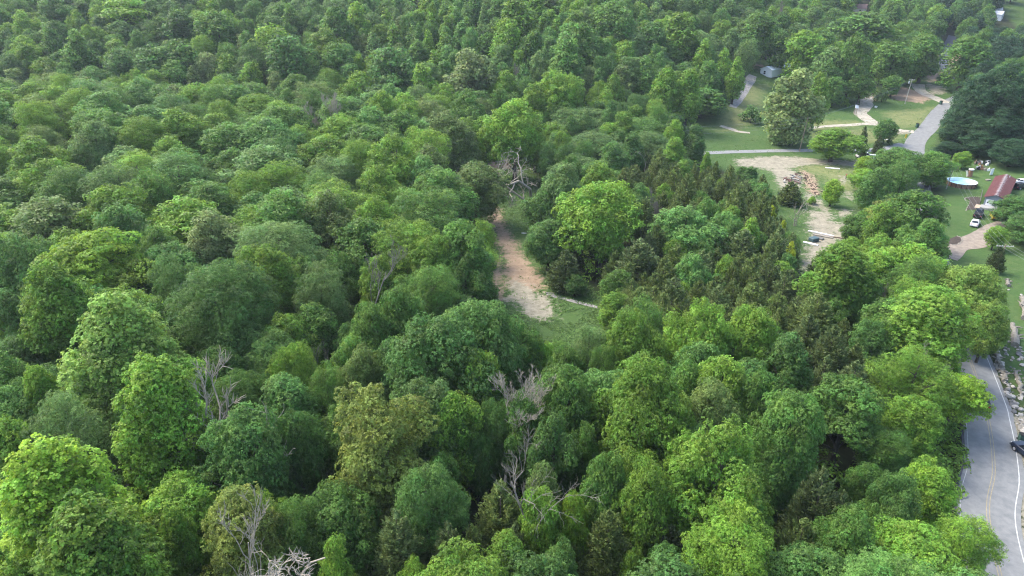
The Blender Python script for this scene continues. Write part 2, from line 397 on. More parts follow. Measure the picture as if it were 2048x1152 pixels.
# ================================================================= TREE BUILDING
def unit(v): return v/(np.linalg.norm(v, axis=-1, keepdims=True)+1e-9)
def sprays(C, Nn, rr, nleaf, size, cup=0.35, aspect=0.55, vc=None, hc=None, jit=0.5, shape='rhomb'):
    """C,(n,3) centres, Nn normals: rosettes of nleaf leaves round each centre -> quads"""
    n = len(C)
    t = unit(np.cross(Nn, rr.normal(size=(n, 3)))); b = np.cross(Nn, t)
    out = []; vv = []; hh = []
    ph = rr.uniform(0, 2*np.pi, n)
    for k in range(nleaf):
        a = ph+2*np.pi*k/nleaf+rr.uniform(-jit, jit, n)
        d = t*np.cos(a)[:, None]+b*np.sin(a)[:, None]
        d = unit(d+Nn*rr.uniform(-0.55, 0.45, n)[:, None]*cup*2)
        s = unit(np.cross(Nn+0.35*rr.normal(size=(n, 3)), d))
        L = (size*rr.uniform(0.7, 1.3, n))[:, None]
        p0 = C+d*L*0.08
        mid = C+d*L*0.55
        tip = C+d*L-Nn*L*0.12
        out.append(np.stack([p0, mid+s*L*aspect*0.5, tip, mid-s*L*aspect*0.5], 1))
        vv.append(np.clip((vc if vc is not None else 0.5)+rr.normal(0, 0.17, n), 0, 1)); hh.append(np.clip((hc if hc is not None else 0.5)+rr.normal(0, 0.15, n), 0, 1))
    return np.concatenate(out).reshape(-1, 3), np.concatenate(vv), np.concatenate(hh)
def lerp(a, b, t): return a+(b-a)*t
PROF = {  # radius of the crown against height fraction from its base (0) to its top (1)
    'R': ((0, .12, .3, .5, .7, .85, .95, 1), (.45, .75, .95, 1, .93, .72, .42, .12)),
    'T': ((0, .12, .3, .5, .7, .85, .95, 1), (.55, .85, 1, .9, .68, .42, .2, .05)),
    'A': ((0, .12, .3, .5, .7, .85, .95, 1), (.35, .65, .9, 1, .97, .8, .5, .2)),
    'S': ((0, .12, .3, .5, .7, .85, .95, 1), (.7, .9, 1, 1, .9, .75, .5, .2)),
    'L': ((0, .12, .3, .5, .7, .85, .95, 1), (.5, .8, 1, 1, .95, .8, .55, .3)),
    'P': ((0, .12, .3, .5, .7, .85, .95, 1), (.8, 1, .95, .75, .5, .27, .12, .03)),
    'B': ((0, .12, .3, .5, .7, .85, .95, 1), (.95, 1, 1, .97, .85, .65, .4, .15)),
}
def clump_centres(kind, Rr, z0, z1, rr, n, minf):
    prof = PROF[kind]; pts = []; tries = 0
    lob = rr.uniform(0.72, 1.12, 7); ph0 = rr.uniform(0, 6.28)
    rad0 = minf
    while len(pts) < n and tries < n*60:
        tries += 1
        t = rr.uniform(0, 1)**0.85; az = rr.uniform(0, 2*np.pi)
        e = np.interp(t, *prof)
        lobf = np.interp(((az+ph0+t*1.5) % (2*np.pi))/(2*np.pi)*7, np.arange(8), np.append(lob, lob[0]))
        f = rr.uniform(0.35, 1.0)**0.5
        r = Rr*e*f*lobf
        p = np.array([r*np.cos(az), r*np.sin(az), lerp(z0, z1, t)])
        if all(np.linalg.norm((p-q)*np.array([1, 1, 1.15])) > rad0 for q in pts): pts.append(p)
        if tries % (n*6) == 0: rad0 *= 0.9
    return np.array(pts)
def lobed_centres(kind, Rr, z0, z1, rr, cr):
    """clump centres on a handful of big limbs' domes, so that the outline is uneven with gaps"""
    L = []; H_ = z1-z0
    if kind in 'TSRA':
        K = {'T': 12, 'S': 10, 'R': rr.randint(12, 17), 'A': rr.randint(12, 17)}[kind]; a0 = rr.uniform(0, 6.28); ax_ = rr.uniform(.05, .28); aph = rr.uniform(0, 6.28)
        for i in range(K):
            t = (i+rr.uniform(.2, .8))/K; e = np.interp(t, *PROF[kind]); az = a0+i*2.4+rr.uniform(-.6, .6)
            rl = Rr*((.30+.26*e) if kind in 'TS' else (.24+.20*e))*rr.uniform(.66, 1.3); asy = 1+ax_*np.cos(az-aph); off = max(0, Rr*e-rl*.85)*rr.uniform(.62, 1.28)*asy
            L.append((off*np.cos(az), off*np.sin(az), z0+H_*lerp(.08, .93, t)-rl*.5*t+rr.uniform(-.4, .4), rl, 1.12))
    else:
        K = rr.randint(6, 9) if kind != 'B' else 4; ph = rr.uniform(0, 6.28); sq = rr.uniform(.82, 1.15)
        for i in range(K):
            az = ph+i*2*np.pi/K+rr.uniform(-.45, .45); low = i % 2
            rl = Rr*rr.uniform(.30, .50); off = (Rr-rl*.9)*rr.uniform(.72, 1.12)*(1 if low else .85)
            z = z0+H_*(rr.uniform(.12, .40) if low else rr.uniform(.48, .74))
            L.append((off*np.cos(az)*sq, off*np.sin(az)/sq, z, rl, .9 if kind != 'L' else .5))
        for i in range(rr.randint(2, 4)):
            az = rr.uniform(0, 6.28); rl = Rr*rr.uniform(.34, .48); off = Rr*rr.uniform(.05, .38)
            L.append((off*np.cos(az), off*np.sin(az), z1-rl*rr.uniform(.75, 1.25), rl, .95 if kind != 'L' else .55))
    pts = []
    for j, (lx, ly, lz, rl, fl) in enumerate(L):
        n = int(4*np.pi*rl*rl*.8/(cr*cr*2.0))+3; k = 0; tr = 0; mind = cr*1.15; own = []
        while k < n and tr < n*25:
            tr += 1; d = unit(rr.normal(size=3))
            if d[2] < rr.uniform(-.95, -.15): continue
            f = rr.uniform(.80, 1.08) if rr.uniform() < .8 else rr.uniform(1.1, 1.42)
            p = np.array([lx, ly, lz])+d*(max(rl-cr*.35, rl*.6))*f*np.array([1, 1, fl])
            if any(np.sum(((p-np.array(q[:3]))/np.array([1, 1, q[4]]))**2) < (q[3]*.80)**2 for m_, q in enumerate(L) if m_ != j): continue
            if p[2] < z0-.5 or any(np.linalg.norm(p-q) < mind for q in own): continue
            own.append(p); k += 1
        pts += own
    return np.array(pts)
def make_broad(name, kind, seed, Rr, H, base, lod):
    """crown mesh, trunk mesh of one broadleaf tree; Rr crown radius, H height, base crown base height"""
    rr = np.random.RandomState(seed)
    cr = {'R': .90, 'T': .76, 'A': .85, 'S': .85, 'L': 1.1, 'P': 0.6, 'B': 0.6}[kind]*(Rr/5.0)**0.5*(1.15 if lod == 2 else 1)
    if kind == 'P':
        area = 2*np.pi*Rr*(H-base)*0.9; cc = clump_centres(kind, Rr-cr*.55, base+cr*.5, H-cr*.55, rr, int(area/(cr*cr*2.3)), cr*1.25)
    else: cc = lobed_centres(kind, Rr, base+cr*.5, H-cr*.4, rr, cr)
    flat = {'R': .78, 'T': .95, 'A': .8, 'S': .95, 'L': .42, 'P': 1.15, 'B': .8}[kind]
    dens = {0: 8.0, 1: 4.6, 2: 1.9}[lod]; nl = {0: 5, 1: 3, 2: 2}[lod]; size = {0: .265, 1: .43, 2: .78}[lod]
    if kind == 'A': dens *= 1.5; size *= .8
    if kind in 'TP': size *= .85; dens *= 1.35
    if kind == 'S': dens *= 1.15
    aspect = {'R': .62, 'T': .8, 'A': .36, 'S': .75, 'L': .65, 'P': .75, 'B': .6}[kind]
    Cs = []; Ns = []; vc = []; hc = []
    for c in cc:
        r = cr*rr.uniform(.75, 1.3)
        m = int(4*np.pi*r*r*0.62*dens)
        d = unit(rr.normal(size=(m, 3)))
        outw = unit(np.array([c[0], c[1], (c[2]-lerp(base, H, .35))*1.0])+1e-6)
        bias = d @ unit(outw*0.8+np.array([0, 0, .75]))
        keep = bias > rr.uniform(-0.75, 0.25, m)
        d = d[keep]; m = len(d)
        # lumpy clump outline
        k1 = rr.normal(size=(3, 5)); lum = 1+0.14*np.sin(d @ k1*2.3+rr.uniform(0, 6, 5)).sum(1)/1.6
        rad = r*lum*(1-0.28*rr.uniform(0, 1, m)**2)
        q = d*rad[:, None]*np.array([1.12, 1.12, flat])
        q[:, 2] -= 0.16*(q[:, 0]**2+q[:, 1]**2)/r*(0.6 if kind != 'L' else 0.3)
        Cs.append(c+q); Ns.append(unit(d+np.array([0, 0, .55])+rr.normal(0, .28, (m, 3))))
        cv = np.clip(rr.normal(.5, .17), .1, .9)
        vc.append(np.clip(cv+0.16*(bias[keep])*0+rr.normal(0, .05, m), 0, 1)); hc.append(np.full(m, np.clip(rr.normal(.5, .26), 0, 1)))
    Cs = np.concatenate(Cs); Ns = np.concatenate(Ns)
    V, v, h = sprays(Cs, Ns, rr, nl, size, vc=np.concatenate(vc), hc=np.concatenate(hc), aspect=aspect)
    cm = quadmesh(name+'_crown', V, 4, (v, h))
    # trunk and limbs
    mb = MB(); tr = 0.018*H+0.05
    lean = rr.normal(0, .35, 2)
    top = np.array([lean[0], lean[1], H*0.82])
    ts = np.linspace(0, 1, 6)
    tp = [np.array([top[0]*t*t, top[1]*t*t, top[2]*t]) for t in ts]
    mb.tube([tuple(p) for p in tp], [tr*lerp(1.25, .25, t) if t > 0 else tr*1.6 for t in ts], 7)
    order = rr.permutation(len(cc))[:{0: 26, 1: 14, 2: 5}[lod]]
    for i in order:
        c = cc[i]; t = np.clip((c[2]-np.hypot(c[0], c[1])*0.75-0.5)/top[2], .16, .92)
        s = np.array([top[0]*t*t, top[1]*t*t, top[2]*t]); mid = lerp(s, c, .5)+np.array([0, 0, -0.06*np.linalg.norm(c-s)])+rr.normal(0, .2, 3)
        r0 = tr*lerp(.55, .2, t)
        mb.tube([tuple(s), tuple(mid), tuple(c*0.97)], [r0, r0*.6, r0*.22], 5, cap=False)
    Vr = np.hypot(V[:, 0], V[:, 1]); mb_ = mb.mesh(name+'_trunk', True)
    return cm, mb_, float(np.percentile(Vr, 96)), float(V[:, 2].max())
def make_cedar(name, seed, Rr, H, lod):
    rr = np.random.RandomState(seed)
    n = int({0: 420, 1: 300, 2: 90}[lod]*(Rr/2.6)*(H/9))
    per = {0: 34, 1: 18, 2: 9}[lod]; L0 = {0: .34, 1: .44, 2: .8}[lod]
    Cs = []; Ds = []; vc = []; hc = []
    lob = rr.uniform(.75, 1.15, 9)
    for i in range(n):
        t = 1-np.sqrt(rr.uniform(0.0, 1)); t = min(t*1.08, 1)
        az = rr.uniform(0, 2*np.pi)
        e = Rr*(1-t)**0.52*(1 if t > .1 else .75+2.5*t)*lob[int((az/6.2832*9+t*5) % 9)]*rr.uniform(.75, 1.12)
        z = H*lerp(.06, .97, t)
        d = np.array([np.cos(az), np.sin(az), rr.uniform(.25, .8)+t*.8]); d /= np.linalg.norm(d)
        tip = np.array([e*np.cos(az), e*np.sin(az), z+e*.18])
        ln = min(1.5, .55+e*.5)*rr.uniform(.8, 1.2)
        s = rr.uniform(0, 1, per)
        side = unit(np.cross(d, [0, 0, 1])+1e-6)
        q = tip-d*ln*s[:, None]+side*rr.normal(0, .26, per)[:, None]*s[:, None]**.6*ln+np.array([0, 0, 1])*rr.normal(0, .16, per)[:, None]*ln
        Cs.append(q); Ds.append(unit(d+side*rr.normal(0, .5, per)[:, None]+rr.normal(0, .35, (per, 3))))
        vc.append(np.full(per, np.clip(rr.normal(.5, .16), .1, .95))); hc.append(np.full(per, np.clip(rr.normal(.5, .2), 0, 1)))
    C = np.concatenate(Cs); D = np.concatenate(Ds); m = len(C)
    s = unit(np.cross(D, rr.normal(size=(m, 3)))); L = (L0*rr.uniform(.6, 1.3, m))[:, None]; W = L*{0: .2, 1: .24, 2: .3}[lod]
    V = np.stack([C-D*L*.4, C+s*W, C+D*L*.6, C-s*W], 1).reshape(-1, 3)
    cm = quadmesh(name+'_crown', V, 4, (np.clip(np.concatenate(vc)+rr.normal(0, .12, m), 0, 1), np.clip(np.concatenate(hc)+rr.normal(0, .1, m), 0, 1)))
    mb = MB(); mb.tube([(0, 0, 0), (.05, 0, H*.5), (0, .05, H*.95)], [.16, .1, .02], 6)
    return cm, mb.mesh(name+'_trunk', True), float(np.percentile(np.hypot(V[:, 0], V[:, 1]), 93)), float(V[:, 2].max())
def make_dead(name, seed, H, spread, levels=4, kids=4, trunk_r=.22, gnarl=.25, up=.35, start=.35, lean=(0, 0), fine=1.0, stems=1, minr=.016):
    rr = np.random.RandomState(seed); tm = MB(); bm_ = MB()
    def grow(mb, p, d, ln, r, lev):
        n = 5 if lev < 3 else 3; pts = [p]; rad = [r]; q = p.copy(); dd = d.copy()
        for i in range(n):
            dd = unit(dd+rr.normal(0, gnarl, 3)+np.array([0, 0, up*.25])); q = q+dd*ln/n; pts.append(q.copy()); rad.append(r*lerp(1, .35, (i+1)/n))
        mb.tube([tuple(x) for x in pts], rad, 6 if lev < 2 else (4 if lev < 3 else 3), cap=True)
        if lev >= levels: return
        k = int(kids*(1.0 if lev < 2 else 1.3)*rr.uniform(.8, 1.3)*fine)
        for j in range(k):
            t = rr.uniform(start if lev == 0 else .3, 1.0); i = min(int(t*n), n-1); s = lerp(pts[i], pts[i+1], t*n-i)
            pd = unit(pts[i+1]-pts[i]); side = unit(np.cross(pd, rr.normal(size=3)))
            a = rr.uniform(.45, .95)*spread
            nd = unit(pd*np.cos(a)+side*np.sin(a)+np.array([0, 0, up*.5]))
            grow(bm_, s, nd, ln*rr.uniform(.38, .62)*(1.05-.35*t), max(r*lerp(.55, .3, t), minr), lev+1)
    for s in range(stems):
        off = rr.normal(0, .35, 3)*(stems > 1); off[2] = 0
        d = unit(np.array([lean[0]+(rr.normal(0, .25) if stems > 1 else 0), lean[1]+(rr.normal(0, .2) if stems > 1 else 0), 1.0]))
        grow(tm, np.array([0., 0, -.2])+off, d, H*.8*(rr.uniform(.7, 1) if s else 1), trunk_r*(.8 if s else 1), 0)
    return bm_.mesh(name+'_branches'), tm.mesh(name+'_trunk')

HUES = {  # name: (material base colour, plain word)
    'lime': ((0.170, 0.300, 0.030), 'bright lime green'), 'bright': ((0.122, 0.236, 0.030), 'fresh green'),
    'mid': ((0.086, 0.184, 0.033), 'mid green'), 'deep': ((0.068, 0.152, 0.032), 'deep green'),
    'blue': ((0.078, 0.168, 0.037), 'bluish green'), 'sage': ((0.105, 0.192, 0.052), 'sage green'),
    'pale': ((0.180, 0.252, 0.082), 'pale yellowish green'), 'yolive': ((0.150, 0.205, 0.040), 'yellow-olive'),
    'cedar': ((0.116, 0.168, 0.044), 'olive'), 'cedarg': ((0.115, 0.168, 0.055), 'grey-green'), 'cedard': ((0.070, 0.105, 0.034), 'dark olive'),
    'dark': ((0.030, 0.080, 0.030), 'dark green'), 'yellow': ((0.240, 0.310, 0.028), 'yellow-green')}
for k, (c, _) in HUES.items(): leafmat('leaf_'+k, c, trans=0.3 if k.startswith('cedar') else 0.38)
mat('bark', (0.075, 0.065, 0.05), 0.95, 0.35, 4.0, 0.4)
mat('dead_wood', (0.24, 0.21, 0.16), 0.95, 0.2, 3.0, 0.3, col2=(0.36, 0.325, 0.26))
mat('dead_wood_brown', (0.20, 0.15, 0.11), 0.95, 0.25, 3.0, 0.3, col2=(0.36, 0.31, 0.26))
mat('dead_wood_grey', (0.12, 0.11, 0.09), 0.95, 0.25, 3.0, 0.3, col2=(0.22, 0.205, 0.17))

DIM = {'R': (5.1, 19.0, 2.0), 'T': (4.6, 21.0, 2.5), 'A': (5.2, 18.5, 3.0), 'S': (5.2, 20.0, 0.8), 'L': (5.6, 16.5, 3.0), 'P': (3.2, 14.5, 1.5), 'B': (3.0, 5.5, 0.2), 'C': (2.9, 10.0, 0)}
NV = {'R': (8, 6, 5), 'T': (4, 3, 3), 'A': (4, 3, 3), 'S': (0, 2, 2), 'L': (2, 2, 1), 'P': (0, 2, 3), 'B': (2, 2, 1), 'C': (4, 4, 1)}
PROTO = {}
def proto(kind, lod, rnd):
    nv = NV[kind]
    if nv[lod] == 0: lod = 1
    v = rnd.randrange(nv[lod]); key = (kind, lod, v)
    if key not in PROTO:
        Rr, H, base = DIM[kind]; nm = {'C': 'cedar', 'B': 'shrub', 'T': 'poplar', 'P': 'spire', 'S': 'sycamore'}.get(kind, 'broadleaf')
        sd = 100*ord(kind)+10*lod+v
        PROTO[key] = make_cedar(nm, sd, Rr, H, lod) if kind == 'C' else make_broad(nm, kind, sd, Rr*(1+.08*(v-1)), H, base*(1+.15*(v-1)), lod)
    return PROTO[key]

# ================================================================= WHICH TREE STANDS WHERE
# crown centre x, crown top y and crown width as read from the photograph, kind, hue, [height in m]
ANN = [
 # lower left
 (187,474,195,'L','lime'),(85,528,145,'T','bright'),(222,590,205,'T','pale2'),(333,670,62,'R','bright'),(300,716,190,'T','limeb'),
 (340,510,115,'A','blue'),(430,532,215,'A','blue'),(415,420,114,'R','pale'),(515,485,142,'R','bright'),(635,532,125,'A','sage'),
 (30,465,135,'R','blue'),(66,730,80,'T','bright'),(115,783,165,'A','sage'),(308,448,90,'R','mid'),(582,688,108,'A','bright'),(650,740,95,'A','mid'),
 (5,580,110,'R','deep'),(440,690,120,'R','deep',14),(650,385,125,'R','yolive2'),(560,380,135,'R','mid'),(75,885,275,'T','lime'),(10,835,110,'R','limeb'),
 (474,820,180,'R','blue'),(585,820,118,'R','deep'),(155,1005,250,'T','bright'),(342,1015,92,'T','bright'),(465,980,175,'R','yolive'),(530,985,90,'A','bright'),
 (665,1075,80,'R','limeb'),(190,935,110,'R','deep',13),(575,1000,130,'A','mid',14),(285,1110,130,'T','bright'),(30,1110,120,'T','bright'),
 # lower middle
 (745,778,215,'R','yolive'),(900,785,118,'R','bright'),(985,800,90,'A','blue'),(1130,735,130,'R','mid'),(1290,720,198,'R','bright'),(1110,830,112,'R','blue'),
 (1170,845,70,'R','mid'),(1085,975,98,'R','bright',13),(1090,925,75,'R','yolive2',14),(1148,985,68,'R','lime',12),(1015,1075,112,'R','bright',12),(825,1115,80,'R','bright',10),
 (1120,1085,80,'R','blue',11),(1105,1130,90,'R','bright',9),(1268,1095,58,'R','bright',9),(1215,900,95,'R','mid',15),(1305,920,118,'R','bright',16),(1335,1085,70,'R','blue',10),
 (1000,965,112,'C','cedar',12),(1030,1045,66,'C','cedarg',10),(790,1020,112,'C','cedarg',13),(895,1045,90,'C','cedarg',12),(1220,1020,108,'C','cedar',12),(1225,1085,62,'C','cedar',9),
 (945,1050,66,'C','cedar',10),(1345,1050,72,'C','cedard',10),(1380,1075,60,'C','cedard',9),(880,905,70,'R','mid',12),(960,870,60,'R','deep',11),
 (870,640,210,'R','blue'),(960,600,170,'R','blue'),(800,570,110,'R','mid'),(740,600,100,'R','mid'),(720,690,110,'R','yolive2'),(860,760,140,'R','sage'),(950,700,130,'R','bright'),
 (1040,650,110,'R','mid',13),(1080,680,70,'R','limeb',10),(1030,640,60,'C','cedar',6),(1180,650,95,'A','sage',14),(1135,690,80,'R','mid',12),(1275,620,125,'R','bright'),(775,680,95,'R','deep',15),
 (700,640,70,'R','deep',13),(1040,790,110,'R','mid',15),(1210,690,70,'A','mid',13),
 # lower right
 (1405,600,132,'R','bright'),(1512,607,118,'R','bright'),(1588,668,105,'R','blue'),(1435,758,120,'R','yolive2'),(1590,785,155,'R','mid'),(1455,855,205,'R','bright'),
 (1705,770,155,'L','mid',13),(1715,722,92,'C','cedarg',12),(1655,712,66,'C','cedarg',11),(1650,940,118,'C','cedard',14),(1690,985,85,'C','cedard',12),(1610,1038,105,'C','cedar',12),
 (1475,1028,205,'A','limeb',15),(1800,945,92,'R','blue',12),(1800,1000,84,'R','blue',10),(1868,925,100,'R','limeb',10),(1845,1072,230,'R','limeb',12),(1945,1040,120,'A','limeb',9),
 (1838,795,120,'R','limeb',11),(1925,752,115,'L','lime',9),(1840,700,150,'A','bright',14),(1960,528,118,'R','pale2',15),(1880,575,190,'R','bright',17),(1995,600,70,'R','pale2',12),
 (1690,487,132,'T','bright',17),(1830,487,130,'R','limeb',13),(1760,500,95,'R','limeb',12),(1845,383,135,'R','mid',15),(1800,297,120,'R','mid',12),(1872,303,78,'R','mid',11),
 (1738,312,48,'R','lime',7),(1735,338,58,'R','limeb',7),(1790,400,92,'R','yolive',11),(1722,430,64,'R','mid',8),(1765,468,85,'R','bright',10),(1720,520,70,'R','mid',10),
 (1098,440,84,'R','blue',12),(1132,500,66,'C','cedard',9),(1150,548,46,'R','deep',5),(1865,440,112,'R','mid',13),(1882,515,95,'R','bright',12),(955,485,80,'A','bright',12),(968,560,62,'R','mid',8),(1760,640,90,'R','deep',12),(1560,900,90,'R','deep',12),(1780,860,110,'A','mid',9),(1740,930,80,'R','mid',8),(1530,740,90,'R','mid',16),(1380,720,80,'R','mid',15),
 (1370,870,90,'R','bright',15),(1745,1000,90,'R','mid',8),(1740,560,70,'R','mid',11),(1880,690,90,'R','limeb',10),(1790,600,100,'R','mid',12),
 # yard and road side
 (1998,452,44,'R','bright',6),(2046,394,96,'R','deep',8),(2085,430,110,'R','deep',8),(1932,302,34,'R','limeb',6),(1900,283,62,'R','dark',5),
 # middle
 (1207,365,168,'R','lime2',20.5),(1105,372,100,'R','blue',15),(1130,330,90,'R','sage'),(1140,450,60,'C','cedard',11),(1160,215,132,'A','sage',15),(1190,262,145,'A','sage',15),
 (1280,232,122,'A','mid',14),(1300,262,100,'A','sage',13),(1150,312,112,'A','sage',14),(1195,325,112,'A','mid',13),(1030,202,125,'R','limeb'),(1110,245,64,'R','bright',13),
 (812,207,66,'R','limeb'),(893,226,110,'R','yolive2'),(850,258,112,'A','bright'),(950,325,118,'R','yolive2',17),(785,272,122,'R','bright'),(937,98,98,'S','pale'),(780,92,112,'R','deep'),
 (778,148,88,'L','deep'),(718,142,56,'R','bright'),(843,128,62,'T','bright'),(885,179,48,'R','bright'),(935,180,96,'R','mid'),(1000,178,62,'R','mid'),(1115,142,100,'R','bright'),
 (1065,168,66,'R','bright'),(1145,155,60,'R','bright'),(1228,145,48,'T','bright'),(1250,82,52,'T','bright'),(1292,112,52,'T','mid'),(1335,132,62,'T','bright'),(1382,138,62,'T','bright'),
 (1362,26,82,'T','bright'),(1225,0,95,'R','mid'),(1160,45,96,'R','mid'),(1135,72,82,'T','mid'),(1030,-5,82,'T','bright'),(1015,38,66,'T','bright'),(1068,60,56,'T','mid'),
 (787,48,46,'P','bright'),(772,15,42,'P','bright'),(712,5,62,'T','bright'),(890,60,50,'P','bright'),(860,25,42,'P','bright'),(935,28,42,'P','bright'),(1113,32,50,'P','bright'),
 (1305,45,62,'R','deep'),(825,48,44,'P','mid'),(745,62,48,'P','sage'),(905,8,44,'P','bright'),(825,2,44,'P','mid'),(965,70,46,'P','mid'),(870,95,44,'P','bright'),(920,440,120,'R','mid'),(860,460,110,'R','bright'),
 (930,520,95,'R','mid',14),(800,410,50,'C','cedar',9),(745,445,52,'C','cedar',9),(960,440,60,'A','bright',11),(860,530,120,'A','mid'),
 # cedar stand inmates
 (1370,415,150,'R','blue2',14),(1367,322,52,'T','bright',13),(1415,304,24,'T','limeb',11),(1505,437,46,'T','limeb',12),(1475,440,44,'R','blue',11),(1569,440,16,'R','yellow',8.5),(1585,483,26,'R','yellow',8.5),(1545,410,18,'R','yellow',7.5),
 (1280,478,98,'C','cedarg',13),(1350,553,82,'C','cedarg',13),(1355,485,52,'C','cedar',12),(1470,518,38,'C','cedar',10),(1405,500,60,'C','cedarg',11),(1490,460,78,'C','cedarg',11),(1545,478,48,'C','cedar',11),
 (1510,565,74,'C','cedar',11),(1575,540,58,'C','cedarg',10),(1640,585,92,'C','cedar',12),(1560,615,54,'C','cedar',10),(1650,505,58,'C','cedard',8),(1585,362,46,'C','cedar',7),(1310,545,50,'C','cedar',10),(1230,585,70,'R','bright',9),(1240,540,70,'R','mid',10),
 (1490,600,70,'C','cedar',11),(1440,570,70,'C','cedarg',11),(1400,560,64,'C','cedar',11),
 # upper left
 (97,52,52,'T','mid'),(148,60,66,'T','mid'),(240,-5,108,'L','bright'),(350,15,82,'R','deep'),(430,22,82,'R','mid'),(578,8,46,'T','mid'),(668,10,76,'T','mid'),(235,95,68,'R','deep'),(305,88,86,'R','deep'),
 (350,80,88,'R','mid'),(490,63,46,'R','yolive2'),(540,48,88,'R','bright'),(570,70,104,'R','deep'),(415,105,52,'R','pale'),(450,107,52,'R','bright'),(500,122,52,'R','bright'),(670,85,64,'R','mid'),(345,120,62,'R','mid'),
 # far right
 (1615,62,78,'R','bright'),(1730,25,122,'R','mid'),(1665,95,64,'R','sage'),(1405,175,112,'R','mid',12),(1500,77,48,'A','sage'),(1412,78,46,'T','bright'),(1450,97,38,'T','limeb'),(1476,114,38,'T','bright'),
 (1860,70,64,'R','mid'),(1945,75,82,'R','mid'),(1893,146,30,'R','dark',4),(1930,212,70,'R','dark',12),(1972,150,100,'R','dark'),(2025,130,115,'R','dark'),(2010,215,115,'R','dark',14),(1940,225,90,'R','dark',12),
 (2035,278,80,'R','dark',9),(1970,262,80,'R','dark',9),(1908,246,46,'R','mid',8),(1845,125,20,'C','cedard',8),(1822,118,28,'C','cedard',9),(1650,60,60,'R','deep'),(1790,5,44,'T','mid'),(1560,60,52,'R','mid'),(1520,20,80,'R','mid')]
ANNB = [ # crown x, top y, width, kind, hue, pixel row of the trunk base
 (1575,133,104,'S','pale',288),(1622,142,46,'T','bright',262),(1690,60,70,'R','mid',200),(1660,255,104,'R','limeb',323),(1659,356,36,'R','lime',412),(1765,235,46,'R','deep',288),
 (1721,250,17,'C','cedard',300),(1752,268,20,'C','cedard',312),(1724,284,13,'C','cedard',318),(1760,295,20,'B','deep',316),(1500,208,46,'B','deep',246),(1762,176,26,'B','sage',204),(1690,196,18,'B','bright',214),
 (1651,204,18,'B','limeb',220),(1778,276,16,'B','deep',290),(1715,140,56,'R','mid',208),(1640,120,60,'R','deep',205),(1660,150,50,'R','mid',215),(1985,490,30,'C','cedard',545),(1800,95,60,'R','mid',170),(1770,80,70,'R','mid',180),(1830,60,60,'R','mid',150),
 (1645,205,14,'B','bright',224),(1622,392,20,'B','limeb',408),(1735,380,40,'B','mid',420),(1780,150,40,'R','mid',195)]
ALIAS = {'pale2': 'paleleaf', 'limeb': 'limegreen', 'lime2': 'limegreen', 'yolive2': 'olivegreen', 'blue2': 'bluefresh'}
HUES.update({'paleleaf': ((0.160, 0.268, 0.050), 'pale-tipped green'), 'limegreen': ((0.135, 0.262, 0.030), 'light lime green'),
             'olivegreen': ((0.108, 0.172, 0.042), 'olive-tinged green'), 'bluefresh': ((0.090, 0.200, 0.042), 'cool fresh green')})
for k in ('paleleaf', 'limegreen', 'olivegreen', 'bluefresh'): leafmat('leaf_'+k, HUES[k][0])

KEEP = [[(958,322),(1035,322),(1078,400),(1088,470),(1135,545),(1205,600),(1195,660),(1085,672),(1040,640),(1000,600),(985,560),(992,500),(975,440)],
        [(1478,135),(1560,125),(1600,160),(1640,215),(1700,225),(1700,170),(1760,150),(1880,150),(1875,290),(1800,300),(1700,340),(1715,400),(1700,480),(1660,480),(1650,560),(1600,560),(1600,450),(1530,335),(1465,325),(1380,312),(1380,290),(1450,280),(1460,220)],
        [(1895,330),(1960,325),(2060,330),(2060,720),(2000,720),(1990,560),(1905,530),(1895,420)],
        [(1935,722),(1985,715),(2060,850),(2060,1170),(2000,1170),(1940,1010),(1932,850)],
        [(1512,118),(1600,118),(1580,165),(1512,165)],[(1880,62),(1915,60),(1925,100),(1940,165),(1885,165),(1882,100)],[(1995,5),(2060,5),(2060,42),(1990,48)],[(1708,5),(1745,5),(1745,32),(1708,30)]]
def blocks(x, y, h, r, dep=None):
    z = gz(x, y)
    for dx, zz in ((0, h), (0, h*.6), (-.8*r, h*.6), (.8*r, h*.6), (0, h*.2), (0, .5), (-.7*r, h*.85), (.7*r, h*.85)):
        a, b, _ = proj(x+dx, y, z+zz)
        if any(inpoly(a, b, k) for k in KEEP): return True
    return False
rnd = random.Random(7)
TREES = []   # dict(x,y,kind,hue,r,h,px,py,w)
def put(x, y, kind, hue, r, h, ann=False, sq=1.0):
    z = gz(x, y); cx, cy, dep = proj(x, y, z+h*.6); tx, ty, _ = proj(x, y, z+h)
    TREES.append(dict(x=x, y=y, z=z, kind=kind, hue=ALIAS.get(hue, hue), r=r, h=h, cx=cx, cy=cy, ty=ty, dep=dep, w=2*r*F/dep, ann=ann))
for a in ANN:
    cx, ty, w, kind, hue = a[:5]; Rr, H, _ = DIM[kind]
    h = a[5] if len(a) > 5 else H*rnd.uniform(.94, 1.06)
    for it in range(3):
        x, y = hit(cx, ty, h*.97); dep = proj(x, y, gz(x, y)+h*.6)[2]; r = w*dep/F/2
        if len(a) < 6: h = min(26, max(H*.7, H*(r/Rr)**.45))
    put(x, y, kind, hue, r, h, True)
for cx, ty, w, kind, hue, yb in ANNB:
    x, y = hit(cx, yb); d = ray(cx, ty); t = y/d[1]; h = CAM_H+d[2]*t-gz(x, y)
    dep = proj(x, y, gz(x, y)+h*.6)[2]; put(x, y, kind, hue, w*dep/F/2, max(h, 1.2), True)
